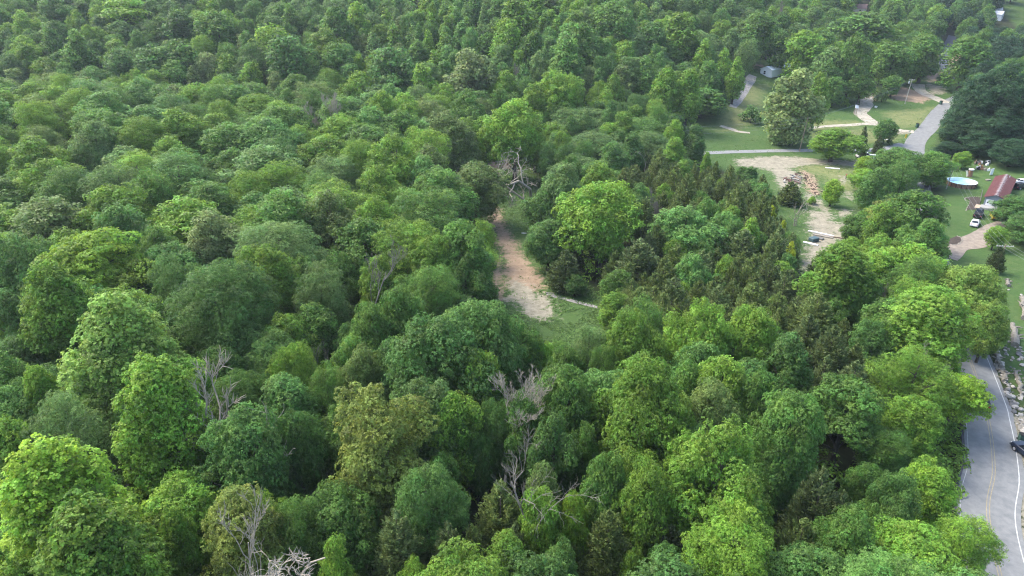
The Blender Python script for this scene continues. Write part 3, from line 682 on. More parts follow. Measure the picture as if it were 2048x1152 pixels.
# ---- standing dead trees, placed before the filling canopy so that it keeps clear of them
DEAD = [ # x, top y, base y or None, height, kwargs, material, label
 (425,722,None,20,dict(levels=3,kids=6,spread=1.15,trunk_r=.42,gnarl=.2,up=.6,start=.5,stems=1,minr=.05),'dead_wood','pale forked snag with many upright bare limbs rising left of centre'),
 (464,745,None,19,dict(levels=2,kids=5,spread=1.0,trunk_r=.22,gnarl=.25,up=.7,start=.65,minr=.05),'dead_wood','thin pale dead stem just right of the forked snag'),
 (700,790,None,18,dict(levels=2,kids=5,spread=.6,trunk_r=.2,gnarl=.18,up=.8,start=.5,stems=2,minr=.04),'dead_wood','pair of short grey dead stems above the olive-yellow crown'),
 (706,490,None,20.5,dict(levels=4,kids=5,spread=1.0,trunk_r=.22,gnarl=.12,up=.6,start=.4),'dead_wood_grey','tall grey dead tree with a fan of fine upswept branches'),
 (1000,778,None,19.5,dict(levels=4,kids=6,spread=.8,trunk_r=.25,gnarl=.18,up=.45,start=.45,lean=(.16,0.0),fine=1.0,minr=.02),'dead_wood','large leaning dead tree with a wide spray of fine grey twigs'),
 (1070,296,None,17,dict(levels=3,kids=5,spread=1.35,trunk_r=.34,gnarl=.42,up=.15,start=.35,stems=2,minr=.035),'dead_wood','gnarled bone-white dead tree at the head of the grass strip'),
 (625,1030,None,20,dict(levels=4,kids=5,spread=1.5,trunk_r=.42,gnarl=.36,up=.15,start=.55,minr=.035),'dead_wood','sprawling bleached dead limbs at the bottom edge'),
 (522,985,None,21,dict(levels=3,kids=5,spread=.9,trunk_r=.17,gnarl=.2,up=.8,start=.5,minr=.03),'dead_wood','thin white dead leader poking through a pale green crown'),
 (1150,922,None,18.5,dict(levels=3,kids=6,spread=1.1,trunk_r=.2,gnarl=.3,up=.35,start=.45,lean=(-.05,0)),'dead_wood_grey','broken grey tree top above the yellow-green sprouts'),
 (635,180,None,20.5,dict(levels=4,kids=7,spread=.95,trunk_r=.2,gnarl=.12,up=.7,start=.35,stems=2),'dead_wood','pale brush-like dead tree in the upper left canopy'),
 (1312,372,None,13,dict(levels=4,kids=6,spread=.9,trunk_r=.16,gnarl=.12,up=.85,start=.3,stems=2),'dead_wood_grey','brownish grey bare tree beside the cedar stand'),
 (1570,0,None,20,dict(levels=4,kids=7,spread=.75,trunk_r=.25,gnarl=.1,up=.9,start=.2,stems=2),'dead_wood_grey','tall bare grey tree behind the white house'),
 (642,688,None,12,dict(levels=3,kids=5,spread=.9,trunk_r=.12,gnarl=.12,up=.8,start=.3,stems=2),'dead_wood_grey','small bare fan of grey stems below the sage crown'),
 (1770,560,None,10,dict(levels=3,kids=6,spread=.9,trunk_r=.12,gnarl=.15,up=.7,start=.3,stems=2),'dead_wood_grey','small grey bare tree right of the cedar stand'),
 (1597,395,None,7.5,dict(levels=2,kids=6,spread=.8,trunk_r=.15,gnarl=.25,up=.9,start=.15,stems=3),'dead_wood','antler-like pale dead shrub at the edge of the dirt lot'),
 (1020,122,None,17,dict(levels=4,kids=6,spread=.8,trunk_r=.18,gnarl=.12,up=.8,start=.25,stems=2),'dead_wood_grey','grey half-bare tree on the hillside beside the pale sycamore'),
 (1650,880,None,9,dict(levels=2,kids=4,spread=1.0,trunk_r=.1,gnarl=.2,up=.7,start=.3),'dead_wood_brown','thin brown dead sapling in the dark gap right of centre'),
 (1290,285,None,13.5,dict(levels=3,kids=4,spread=1.3,trunk_r=.13,gnarl=.3,up=.3,start=.5),'dead_wood','thin white dead limbs among feathery crowns above the cedar stand'),
 (1750,65,None,17,dict(levels=4,kids=6,spread=.8,trunk_r=.17,gnarl=.12,up=.8,start=.2,stems=2),'dead_wood_grey','bare grey tree among green crowns in the top right valley'),
 (1838,690,None,13,dict(levels=3,kids=5,spread=1.1,trunk_r=.24,gnarl=.25,up=.5,start=.3,stems=3),'dead_wood_grey','multi-stemmed grey trunks showing through leaves beside the road')]
for dd_ in DEAD:
    x, y = hit(dd_[0], dd_[1], dd_[3]); TREES.append(dict(x=x, y=y, r=3.2, kind='D', h=dd_[3]))
    if y < 160: TREES.append(dict(x=x*.95, y=y*.95-1, r=2.4, kind='D', h=dd_[3]))
# cedars of the stand
STAND = [(1290,285),(1350,300),(1400,318),(1470,310),(1535,345),(1570,400),(1600,470),(1612,540),(1668,560),(1720,690),(1640,700),(1560,640),(1420,610),(1340,590),(1240,560),(1220,500),(1300,470),(1290,400),(1250,330)]
def far_enough(x, y, r, k, kinds=None):
    for t in TREES:
        dd = (t['x']-x)**2+(t['y']-y)**2
        if dd < (k*(t['r']+r))**2 and (kinds is None or t['kind'] in kinds): return False
    return True
n = 0
for i in range(3000):
    px, py = rnd.uniform(1220, 1720), rnd.uniform(285, 700)
    if not inpoly(px, py, STAND): continue
    h = rnd.uniform(8.0, 14); r = h*rnd.uniform(.20, .29)
    x, y = hit(px, py, h)
    if far_enough(x, y, r, .68) and not blocks(x, y, h, r):
        n += 1; q = rnd.random(); put(x, y, 'R' if q < .16 else 'C', rnd.choice(['mid', 'bright', 'bluefresh']) if q < .16 else rnd.choice(['cedar', 'cedar', 'cedarg', 'cedar']), r, h*(.85 if q < .16 else 1))
for i in range(60):
    px, py = rnd.uniform(1480, 1720), rnd.uniform(560, 700)
print('cedars', n)
# the rest of the canopy
def region(px, py, y):
    """kinds and hues of the filling canopy by place"""
    if py < 135 and px < 690: return ['R', 'R', 'A', 'R', 'R', 'T'], ['deep', 'mid', 'mid', 'blue', 'deep', 'bright', 'sage'], (4.4, 8.4), (15, 21)
    if py < 150 and px < 1330: return ['P', 'T', 'T', 'R', 'R'], ['bright', 'bluefresh', 'bright', 'bluefresh', 'sage', 'mid', 'olivegreen'], (3.4, 6.6), (14, 20)
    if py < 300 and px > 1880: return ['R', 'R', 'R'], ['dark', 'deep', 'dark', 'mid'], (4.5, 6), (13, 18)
    if px > 1330 and py < 140: return ['R', 'R', 'T', 'A'], ['mid', 'deep', 'bright', 'mid', 'sage', 'blue'], (4.2, 7.4), (12, 19)
    if px < 1000 and py < 480: return ['R', 'A', 'R', 'R', 'A'], ['mid', 'bright', 'mid', 'bluefresh', 'bright', 'bright', 'mid', 'sage', 'bright', 'bluefresh', 'olivegreen'], (5.4, 9.2), (15.5, 20)
    if py < 330: return ['R', 'T', 'A'], ['mid', 'bright', 'deep', 'blue'], (3.5, 5), (13, 17)
    return ['R', 'R', 'A', 'R'], ['mid', 'bright', 'mid', 'bluefresh', 'deep'], (3.4, 5.4), (11.5, 16.5)
n = 0
for i in range(16000):
    y = 40+560*rnd.random()**1.15; x = rnd.uniform(-.82, .86)*(y+30)
    if 60 < x and x > road_x(y)-7 and y < 215: continue
    if abs(x-float(road_x(y))) < 8 and y < 420: continue
    px, py, dep = proj(x, y, gz(x, y)+16)
    if not (-60 < px < 2110 and -55 < py < 1230): continue
    if proj(x, y, gz(x, y))[1] < -25: continue
    if inpoly(px, py, STAND): continue
    if y < 330 and any(inpoly(x, y, g) for g in GRASS): continue
    ks, hs, rr_, hh_ = region(px, py, y)
    r = rnd.uniform(*rr_); h = rnd.uniform(*hh_)
    if not far_enough(x, y, r, rnd.uniform(.54, .78)): continue
    if blocks(x, y, h, r):
        h *= .5; r *= .6
        if blocks(x, y, h, r): continue
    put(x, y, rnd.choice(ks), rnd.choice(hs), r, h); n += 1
print('fill', n, 'all', len(TREES), round(time.time()-T0, 1))

TREES = [t for t in TREES if t['kind'] != 'D']
# ---------------------------------------------------------- labels
SHAPE = {'R': 'rounded tree', 'T': 'tall oval tree', 'A': 'airy feathery tree', 'S': 'broad upright tree', 'L': 'flat-tiered tree', 'P': 'slender spire tree', 'C': 'conical cedar', 'B': 'low shrub'}
ORD = ['leftmost', 'second from left', 'third from left', 'fourth from left', 'fifth from left', 'sixth from left', 'seventh from left', 'eighth from left', 'ninth from left', 'tenth from left', 'eleventh from left', 'twelfth from left']
def where(t):
    x, y = t['cx'], t['cy']; row = 0 if y < 140 else 1 if y < 300 else 2 if y < 470 else 3 if y < 680 else 4 if y < 880 else 5
    tab = [((350, 'on the top left hillside'), (700, 'on the hillside right of the top left corner'), (1000, 'on the top middle hillside'), (1400, 'on the hillside toward the white house'), (1700, 'behind the white house'), (9999, 'in the far valley top right')),
           ((350, 'in the upper canopy at the left edge'), (700, 'near the pale brushy dead tree'), (960, 'above the head of the dirt strip'), (1400, 'left of the gravel house track'), (1700, 'in the meadow by the white house'), (1880, 'in the meadow by the junction'), (9999, 'in the dark wood right of the road')),
           ((350, 'in the mid canopy at the left edge'), (700, 'in the mid canopy left of centre'), (985, 'just left of the dirt strip'), (1250, 'just right of the grass strip'), (1620, 'in the cedar stand'), (1750, 'on the dirt lot edge'), (1890, 'between dirt lot and pool'), (9999, 'in the pool yard')),
           ((350, 'beside the broad lime tree'), (700, 'left of the fan-shaped dead tree'), (985, 'left of the pale dirt patch'), (1300, 'right of the pale dirt patch'), (1640, 'in the lower cedar stand'), (1900, 'between cedars and the main road'), (9999, 'by the rubble field')),
           ((350, 'near the forked white snag, left'), (700, 'beside the forked white snag'), (1000, 'left of the leaning dead tree'), (1340, 'right of the leaning dead tree'), (1640, 'in front of the cedar stand'), (9999, 'beside the road with the hidden car')),
           ((350, 'in the bottom left corner'), (700, 'behind the sprawling dead limbs'), (1000, 'below the leaning dead tree'), (1340, 'around the yellow-leaved broken tree'), (1700, 'at the bottom right of centre'), (9999, 'beside the near road bend'))][row]
    for lim, s in tab:
        if x < lim: return s
names = {'R': 'broadleaf_tree', 'T': 'broadleaf_tree', 'A': 'broadleaf_tree', 'S': 'broadleaf_tree', 'L': 'broadleaf_tree', 'P': 'broadleaf_tree', 'C': 'cedar_tree', 'B': 'shrub'}
inview = [t for t in TREES if -t['w']*.4 < t['cx'] < 2048+t['w']*.4 and t['ty'] < 1152]
out = [t for t in TREES if t not in inview]
br = sorted([t for t in inview if t['kind'] not in 'CB'], key=lambda t: -t['w']-(1000 if t['ann'] and t['dep'] < 430 else 0))
IND = br[:300]+[t for t in inview if t['kind'] in 'CB']
REST = br[300:]+[t for t in out if t['kind'] not in 'CB']
bkt = {}
for t in IND:
    s = '%s %s %s' % (HUES[t['hue']][1], SHAPE[t['kind']], where(t)); bkt.setdefault(s, []).append(t)
for s, L_ in bkt.items():
    L_.sort(key=lambda t: t['cx'])
    for i, t in enumerate(L_):
        if len(L_) == 1: t['label'] = s
        elif len(L_) == 2: t['label'] = s+(', left one' if i == 0 else ', right one')
        else: t['label'] = s+', '+(ORD[i] if i < 12 else 'rightmost')
print('individual', len(IND), 'rest', len(REST))
def spawn(t):
    lod = 0 if t['dep'] < 125 else 1 if t['dep'] < 240 else 2
    cm, tm, Rr, H = proto(t['kind'], lod, rnd)
    sxy = t['r']/Rr; sz = t['h']/H
    root = empty(names[t['kind']], (t['x'], t['y'], t['z']-.1), rnd.uniform(0, 6.28), t['label'], 'shrub' if t['kind'] == 'B' else 'cedar' if t['kind'] == 'C' else 'tree',
                 'cedar trees of the stand and wood edge' if t['kind'] == 'C' else 'shrubs' if t['kind'] == 'B' else 'broadleaf trees of the forest')
    root.scale = (sxy*rnd.uniform(.95, 1.05), sxy*rnd.uniform(.95, 1.05), sz)
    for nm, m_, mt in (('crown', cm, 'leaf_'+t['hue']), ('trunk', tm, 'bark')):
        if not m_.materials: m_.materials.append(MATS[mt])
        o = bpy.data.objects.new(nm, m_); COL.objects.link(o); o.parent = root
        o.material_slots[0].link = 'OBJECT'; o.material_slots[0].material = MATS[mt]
for t in IND: spawn(t)
print('spawned', round(time.time()-T0, 1))
# the far trees past the three hundred largest: one joined mesh
wl = {}; pts = []; pi_ = []; pr_ = []; ps_ = []
tmb = MB()
for t in REST:
    cm, tm, Rr, H = proto(t['kind'], 1 if t['dep'] < 330 else 2, rnd)
    if not cm.materials: cm.materials.append(MATS['leaf_mid'])
    wl.setdefault((cm.name, t['hue']), len(wl)); pts.append((t['x'], t['y'], t['z']-.1)); pi_.append(wl[(cm.name, t['hue'])])
    pr_ += [0, 0, rnd.uniform(0, 6.28)]; q = t['r']/Rr; ps_ += [q, q*rnd.uniform(.85, 1.15), t['h']/H]
    tmb.tube([(t['x'], t['y'], t['z']-.3), (t['x']+.1, t['y'], t['z']+t['h']*.8)], [.35, .1], 5)
wc = bpy.data.collections.new('woodland_crowns')          # not linked to the scene: only read by the nodes below
for (mn, hue), k in wl.items():
    o = bpy.data.objects.new('woodland_crown.%03d' % (k+100), bpy.data.meshes[mn]); wc.objects.link(o)
    o.material_slots[0].link = 'OBJECT'; o.material_slots[0].material = MATS['leaf_'+hue]
fm = bpy.data.meshes.new('distant_woodland'); fm.from_pydata(pts, [], [])
a = fm.attributes.new('pick', 'INT', 'POINT'); a.data.foreach_set('value', pi_)
a = fm.attributes.new('turn', 'FLOAT_VECTOR', 'POINT'); a.data.foreach_set('vector', pr_)
a = fm.attributes.new('size', 'FLOAT_VECTOR', 'POINT'); a.data.foreach_set('vector', ps_)
fo = bpy.data.objects.new('distant_woodland', fm); COL.objects.link(fo)
ng = bpy.data.node_groups.new('woodland', 'GeometryNodeTree')
ng.interface.new_socket('Geometry', in_out='INPUT', socket_type='NodeSocketGeometry'); ng.interface.new_socket('Geometry', in_out='OUTPUT', socket_type='NodeSocketGeometry')
gi = ng.nodes.new('NodeGroupInput'); go_ = ng.nodes.new('NodeGroupOutput'); ip = ng.nodes.new('GeometryNodeInstanceOnPoints'); ci = ng.nodes.new('GeometryNodeCollectionInfo')
ci.inputs['Collection'].default_value = wc; ci.inputs['Separate Children'].default_value = True; ci.inputs['Reset Children'].default_value = True
ip.inputs['Pick Instance'].default_value = True
def nat(nm, ty):
    n_ = ng.nodes.new('GeometryNodeInputNamedAttribute'); n_.data_type = ty; n_.inputs['Name'].default_value = nm
    return [o_ for o_ in n_.outputs if o_.enabled and o_.name == 'Attribute'][0]
ng.links.new(gi.outputs[0], ip.inputs['Points']); ng.links.new(ci.outputs[0], ip.inputs['Instance']); ng.links.new(nat('pick', 'INT'), ip.inputs['Instance Index'])
ng.links.new(nat('turn', 'FLOAT_VECTOR'), ip.inputs['Rotation']); ng.links.new(nat('size', 'FLOAT_VECTOR'), ip.inputs['Scale']); ng.links.new(ip.outputs[0], go_.inputs[0])
md = fo.modifiers.new('woodland', 'NODES'); md.node_group = ng
tag(fo, 'mass of smaller and farther broadleaf crowns closing the forest canopy', 'woodland', None, 'stuff')
tw = tmb.build('trunks', 'bark', fo); tw['kind'] = 'stuff'
# undergrowth on the forest floor
rr = np.random.RandomState(3); Cs = []; Ns = []; vc = []; cnt = 0; vergen = 0
while cnt < 2600:
    y = rr.uniform(45, 330)**1.0; x = rr.uniform(-.8, .84)*(y+25)
    if rr.uniform() < .22: y = rr.uniform(48, 150); x = float(road_x(y))-rr.uniform(4.3, 9)
    if x > road_x(y)-4.3 and y < 330: continue
    if any(polydist(np.array([x]), np.array([y]), g)[0] > -1.0 for g in GRASS): continue
    cnt += 1; hh = rr.uniform(.8, 5.5) if x < road_x(y)-8.5 or y > 330 else rr.uniform(.3, .7); m = int(14*hh); d = unit(rr.normal(size=(m, 3))); d[:, 2] = abs(d[:, 2])
    Cs.append(np.array([x, y, gz(x, y)+.1])+d*np.array([1.3+.3*hh, 1.3+.3*hh, hh])*rr.uniform(.7, 1, (m, 1))); Ns.append(unit(d+[0, 0, .6])); vc.append(np.full(m, rr.uniform(.1, .7)))
V, v, h = sprays(np.concatenate(Cs), np.concatenate(Ns), rr, 3, .55, vc=np.concatenate(vc))
um = quadmesh('undergrowth', V, 4, (v, h)); um.materials.append(MATS['leaf_bright'])
uo = bpy.data.objects.new('undergrowth', um); COL.objects.link(uo); tag(uo, 'leafy undergrowth covering the forest floor between the trunks', 'undergrowth', None, 'stuff')
# weeds and grass tufts in the open ground
Cs = []; hgt = []; vc = []
for g, npts in zip(GRASS[:2], (6500, 8000)):
    xs = [p[0] for p in g]; ys = [p[1] for p in g]; k = 0; tries = 0
    while k < npts and tries < npts*6:
        tries += 1; x = rr.uniform(min(xs), max(xs)); y = min(ys)+(max(ys)-min(ys))*rr.uniform(0, 1)**1.4
        if not inpoly(x, y, g): continue
        if abs(x-float(road_x(y))) < 3.8: continue
        px, py, _ = proj(x, y, gz(x, y))
        if any(inpoly(x, y, q) for q in PALE) and rr.uniform() < .93: continue
        if any(inpoly(x, y, q) for q in RED) and rr.uniform() < .95: continue
        if mnoise.noise(Vector((x/5, y/5, 0)))+.35*mnoise.noise(Vector((x/1.6, y/1.6, 4))) < rr.uniform(-.35, .3): continue
        k += 1; Cs.append((x, y, gz(x, y)+.05)); hgt.append(rr.uniform(.25, .7)); vc.append(np.clip(.5+.5*mnoise.noise(Vector((x/7, y/7, 9))), 0, 1))
Cs = np.array(Cs); Nn = unit(np.array([0, 0, 1.0])+rr.normal(0, .2, (len(Cs), 3)))
V, v, h = sprays(Cs, Nn, rr, 4, .5, cup=1.2, aspect=.3, vc=np.array(vc))
leafmat('leaf_grass', (0.085, 0.160, 0.038), trans=.3)
gm = quadmesh('grass', V, 4, (v, h)); gm.materials.append(MATS['leaf_grass'])
go = bpy.data.objects.new('grass', gm); COL.objects.link(go); tag(go, 'tufts of grass and weeds in the open clearings and yard', 'grass', None, 'stuff')
print('stuff', round(time.time()-T0, 1))

# ================================================================= DEAD TREES
for i, (px, py, _, h, kw, mt, lab) in enumerate(DEAD):
    x, y = hit(px, py, h); bm_, tm_ = make_dead('dead', 500+i, h, **kw)
    zmax = max(max((v.co.z for v in bm_.vertices), default=0), max(v.co.z for v in tm_.vertices))
    root = empty('dead_tree', (x, y, gz(x, y)-.2), 0, lab, 'dead tree', 'bare dead trees in the forest'); k = h/zmax; root.scale = (k, k, k)
    for nm, m_ in (('trunk', tm_), ('branches', bm_)):
        m_.materials.append(MATS[mt]); o = bpy.data.objects.new(nm, m_); COL.objects.link(o); o.parent = root
print('dead', round(time.time()-T0, 1))

# ================================================================= THINGS MADE BY PEOPLE
for nm, c, ro, va in (('paint_white', (.62, .63, .63), .35, .05), ('paint_black', (.012, .013, .016), .3, .2), ('paint_yellow', (.30, .27, .03), .4, .08), ('paint_navy', (.015, .022, .04), .3, .2),
        ('glass_dark', (.015, .02, .028), .12, .1), ('rubber', (.015, .015, .015), .9, .2), ('rim_metal', (.35, .35, .36), .4, .1), ('lamp_clear', (.6, .6, .58), .2, .05), ('lamp_red', (.35, .02, .02), .3, .1),
        ('wood_pole', (.20, .15, .11), .9, .25), ('wood_pale', (.36, .34, .30), .9, .2), ('ceramic', (.5, .5, .5), .4, .1), ('steel_grey', (.38, .42, .44), .5, .12), ('wire_metal', (.30, .32, .32), .6, .1),
        ('siding_grey', (.17, .20, .23), .7, .06), ('siding_white', (.60, .63, .64), .7, .06), ('trim_white', (.7, .7, .7), .6, .05), ('concrete', (.26, .255, .24), .9, .15), ('tan_slab', (.36, .28, .2), .9, .15),
        ('skin', (.45, .27, .19), .6, .05), ('cloth_red', (.62, .10, .07), .9, .1), ('cloth_dark', (.02, .022, .035), .9, .1), ('hair_brown', (.05, .03, .02), .9, .2),
        ('pool_white', (.72, .78, .82), .4, .03), ('pool_wood', (.20, .11, .065), .8, .25), ('sign_yellow', (.8, .55, .02), .5, .03), ('sign_green', (.12, .35, .28), .5, .1), ('brick_red', (.10, .05, .04), .9, .3),
        ('soil_brown', (.04, .026, .018), .95, .4), ('mulch', (.05, .038, .03), .95, .4), ('stone_pale', (.22, .20, .165), .9, .25), ('stone_white', (.32, .30, .265), .9, .25), ('stone_grey', (.12, .118, .112), .9, .35),
        ('tarp_blue', (.05, .09, .10), .6, .2), ('plastic_green', (.03, .08, .06), .5, .2), ('roof_pink', (.30, .18, .15), .8, .12), ('roof_pale', (.52, .52, .52), .5, .08), ('roof_blue', (.62, .70, .76), .4, .12), ('wall_cream', (.55, .50, .36), .8, .06)):
    mat(nm, c, ro, va, 2.5, 0.1 if ro > .85 else 0)
# red metal roof with pale worn streaks along the ridge
def roof_red():
    m = mat('roof_red', (.062, .018, .017), .85, .2, 1.2, 0, col2=(.105, .035, .032)); nt = m.node_tree; L = nt.links; b = nt.nodes['Principled BSDF']
    old = b.inputs['Base Color'].links[0].from_socket
    tc = N(nt, 'ShaderNodeTexCoord'); mp = N(nt, 'ShaderNodeMapping'); mp.inputs['Scale'].default_value = (.25, 3.2, 1); L.new(tc.outputs['Object'], mp.inputs[0])
    nz = N(nt, 'ShaderNodeTexNoise'); nz.inputs['Scale'].default_value = 1.0; nz.inputs['Detail'].default_value = 3; L.new(mp.outputs[0], nz.inputs[0])
    sx = N(nt, 'ShaderNodeSeparateXYZ'); L.new(tc.outputs['Object'], sx.inputs[0])
    ab = N(nt, 'ShaderNodeMath', operation='ABSOLUTE'); L.new(sx.outputs[0], ab.inputs[0])
    wd = N(nt, 'ShaderNodeMath', operation='MULTIPLY_ADD'); wd.inputs[1].default_value = 2.6; wd.inputs[2].default_value = -1.02; L.new(nz.outputs[0], wd.inputs[0])
    lt = N(nt, 'ShaderNodeMath', operation='LESS_THAN'); L.new(ab.outputs[0], lt.inputs[0]); L.new(wd.outputs[0], lt.inputs[1])
    mx = N(nt, 'ShaderNodeMix', data_type='RGBA'); L.new(lt.outputs[0], mx.inputs[0]); L.new(old, mx.inputs[6]); mx.inputs[7].default_value = (.20, .175, .175, 1)
    L.new(mx.outputs[2], b.inputs['Base Color'])
roof_red()
wm = mat('pool_water', (.22, .50, .56), .06, .05, 1.0)
def vert_h(px, pyb, pyt):
    x, y = hit(px, pyb); d = ray(px, pyt); return CAM_H+d[2]*y/d[1]-gz(x, y)
def heading(p0, p1):
    a, b = hit(*p0), hit(*p1); return math.atan2(b[1]-a[1], b[0]-a[0])
def at(px, py, rz=0.0, name='thing', label=None, cat=None, group=None, dz=0.0):
    x, y = hit(px, py); return empty(name, (x, y, gz(x, y)+dz), rz, label, cat, group)

# ---- cars (x forward)
def make_car(name, paint, typ, label, cat, loc, rz, group='parked cars and trucks'):
    root = empty(name, loc, rz, label, cat, group)
    if typ == 'sedan': L_, W, roofz, prof = 4.7, 1.8, 1.43, [(-2.35, .62, .84), (-2.25, .92, .96), (-1.55, .98, 1), (-1.2, .98, 1), (.85, .94, 1), (1.3, .9, 1), (2.1, .78, .93), (2.35, .55, .80)]; gh = [(-1.75, .97), (-1.05, 1.40), (.25, 1.43), (1.05, .93)]
    elif typ == 'suv': L_, W, roofz, prof = 4.7, 1.88, 1.75, [(-2.35, .7, .88), (-2.3, 1.05, .97), (-1.2, 1.06, 1), (.9, 1.05, 1), (1.4, 1.02, 1), (2.2, .92, .94), (2.38, .6, .82)]; gh = [(-2.22, 1.06), (-1.95, 1.70), (.35, 1.75), (1.15, 1.04)]
    else: L_, W, roofz, prof = 5.5, 1.95, 1.85, [(-2.75, .75, .95), (-2.72, 1.12, 1), (-.6, 1.12, 1), (1.2, 1.12, 1), (2.5, 1.05, .96), (2.75, .7, .86)]; gh = [(-.75, 1.12), (-.5, 1.82), (.75, 1.85), (1.35, 1.11)]
    b = MB(); vs = []; h2 = W/2
    for x, zt, k in prof:
        w_ = h2*k
        vs += [(x, -w_*.92, .28), (x, -w_, .5), (x, -w_*.97, zt-.08), (x, -w_*.85, zt), (x, w_*.85, zt), (x, w_*.97, zt-.08), (x, w_, .5), (x, w_*.92, .28)]
    n = len(prof); fs = [(i*8+k, i*8+(k+1) % 8, (i+1)*8+(k+1) % 8, (i+1)*8+k) for i in range(n-1) for k in range(8)]
    fs += [tuple(range(7, -1, -1)), tuple((n-1)*8+k for k in range(8))]
    b.add(vs, fs)
    for sx in (-1, 1):                     # flared arches
        for sy in (-1, 1): b.tube([(sx*L_*.30, sy*(h2-.16), .36), (sx*L_*.30, sy*(h2+.02), .36)], .43, 14)
    body = b.build('body', paint, root)
    g = MB(); (x0, z0), (x1, z1), (x2, z2), (x3, z3) = gh; a, c = h2*.86, h2*.70
    g.add([(x0, -a, z0), (x1, -c, z1-.05), (x2, -c, z2-.05), (x3, -a, z3), (x0, a, z0), (x1, c, z1-.05), (x2, c, z2-.05), (x3, a, z3)], [(0, 1, 2, 3), (7, 6, 5, 4), (0, 4, 5, 1), (3, 2, 6, 7), (1, 5, 6, 2)])
    g.build('window', 'glass_dark', root)
    r = MB(); r.box(((x1+x2)/2, 0, (z1+z2)/2-.02), (x2-x1+.12, 2*c+.06, .07), taper=.93)
    for sy in (-1, 1):
        r.tube([(x0+.05, sy*a, z0), (x1, sy*c, z1-.02)], .05, 5); r.tube([(x3-.03, sy*a, z3), (x2, sy*c, z2-.02)], .045, 5)
        r.tube([((x1+x2)/2-.05, sy*(c+.01), z1-.02), ((x1+x2)/2-.05, sy*(a+.01), z0)], .045, 5)
    r.build('roof', paint, root)
    if typ == 'pickup':
        t = MB(); t.box((-1.72, 0, 1.135), (1.75, W*.76, .02)); t.build('bed', 'rubber', root)
        for sy in (-1, 1): t2 = MB(); t2.box((-1.72, sy*W*.43, 1.17), (1.95, .1, .1)); t2.build('bed_rail', paint, root)
    for sx in (-1, 1):
        for sy in (-1, 1):
            w2 = MB(); y0, y1 = sy*(h2-.10), sy*(h2+.05); w2.tube([(0, y0-sy*.1, 0), (0, y1, 0)], .345, 18)
            wo_ = w2.build('wheel', 'rubber', root, loc=(sx*L_*.30, 0, .345))
            r2 = MB(); r2.tube([(0, y1-sy*.02, 0), (0, y1+sy*.012, 0)], .21, 12); r2.build('rim', 'rim_metal', wo_)
    for sy in (-1, 1):
        q = MB(); q.box((prof[-1][0]-.06, sy*h2*.62, .68), (.16, .34, .16)); q.build('headlight', 'lamp_clear', root)
        q = MB(); q.box((prof[0][0]+.04, sy*h2*.72, .78), (.12, .3, .16)); q.build('tail_light', 'lamp_red', root)
    for bx, bw in ((prof[0][0]-.04, W*.9), (prof[-1][0]+.03, W*.82)): q = MB(); q.box((bx, 0, .44), (.14, bw, .2)); q.build('bumper', paint if typ == 'sedan' else 'rubber', root)
    return root
def carat(px, py, rz, *a, **k):
    x, y = hit(px, py); return make_car(*a, (x, y, gz(x, y)+.06), rz, **k)
HH = math.atan2(21, 16.7)
carat(1949, 450, HH, 'parked_car', 'paint_white', 'sedan', 'white sedan parked on the lawn right behind the black pickup', 'car')
carat(1956, 432, HH, 'pickup_truck', 'paint_black', 'pickup', 'black pickup truck parked nose toward the red-roofed house', 'truck')
carat(1988, 437, HH+.25, 'parked_car', 'paint_yellow', 'suv', 'yellow car half under the branches in front of the house porch', 'car')
carat(2056, 914, math.atan2(1, -.12), 'parked_car', 'paint_navy', 'suv', 'dark navy car at the right edge beside the road shoulder', 'car')
carat(1961, 806, heading((1970, 834), (1953, 780)), 'parked_car', 'paint_black', 'sedan', 'dark car on the road mostly hidden under the overhanging lime tree', 'car')
carat(1750, 320, math.radians(-12), 'parked_car', 'paint_white', 'suv', 'white car at the right of two by the dirt lot entrance', 'car')
carat(1728, 316, math.radians(8), 'parked_van', 'paint_white', 'pickup', 'white truck parked behind the lime green bush at the lot', 'truck')
carat(2040, 377, HH-.5, 'parked_car', 'paint_black', 'suv', 'black car parked at the right side of the red-roofed house', 'car')
carat(2046, 368, HH-1.2, 'parked_car', 'paint_white', 'sedan', 'white car beyond the black car at the right edge', 'car')

# ---- long house with the red roof
x0, y0 = hit(1985, 416); hx = empty('long_house', (x0, y0, gz(x0, y0)), HH-math.pi/2, 'long narrow grey-sided house with a worn red metal roof', 'house')
W_, Ln, wh, rh = 4.6, 25.0, 2.7, .95
m = MB(); m.box((0, Ln/2, wh/2+.1), (W_, Ln, wh)); m.add([(-W_/2, 0.0, wh+.1), (W_/2, 0.0, wh+.1), (0, 0.0, wh+rh), (-W_/2, Ln, wh+.1), (W_/2, Ln, wh+.1), (0, Ln, wh+rh)], [(0, 1, 2), (5, 4, 3)]); m.build('wall', 'siding_grey', hx)
m = MB(); e = .38; sl_ = rh/(W_/2)
for s in (-1, 1):
    n_ = 24
    for k in range(n_):                                 # ribbed sheets
        ya, yb = -e+(Ln+2*e)*k/n_, -e+(Ln+2*e)*(k+1)/n_-.03
        m.add([(0, ya, wh+rh+.1), (0, yb, wh+rh+.1), (s*(W_/2+e), yb, wh-sl_*e+.12), (s*(W_/2+e), ya, wh-sl_*e+.12), (0, ya, wh+rh+.04), (0, yb, wh+rh+.04), (s*(W_/2+e), yb, wh-sl_*e+.06), (s*(W_/2+e), ya, wh-sl_*e+.06)],
              [(0, 1, 2, 3), (7, 6, 5, 4), (0, 3, 7, 4), (1, 5, 6, 2), (3, 2, 6, 7)])
rf = m.build('roof', 'roof_red', hx)
m = MB(); m.tube([(.9, Ln*.93, wh+.5), (.9, Ln*.93, wh+1.2)], .1, 8); m.build('vent_pipe', 'steel_grey', rf)
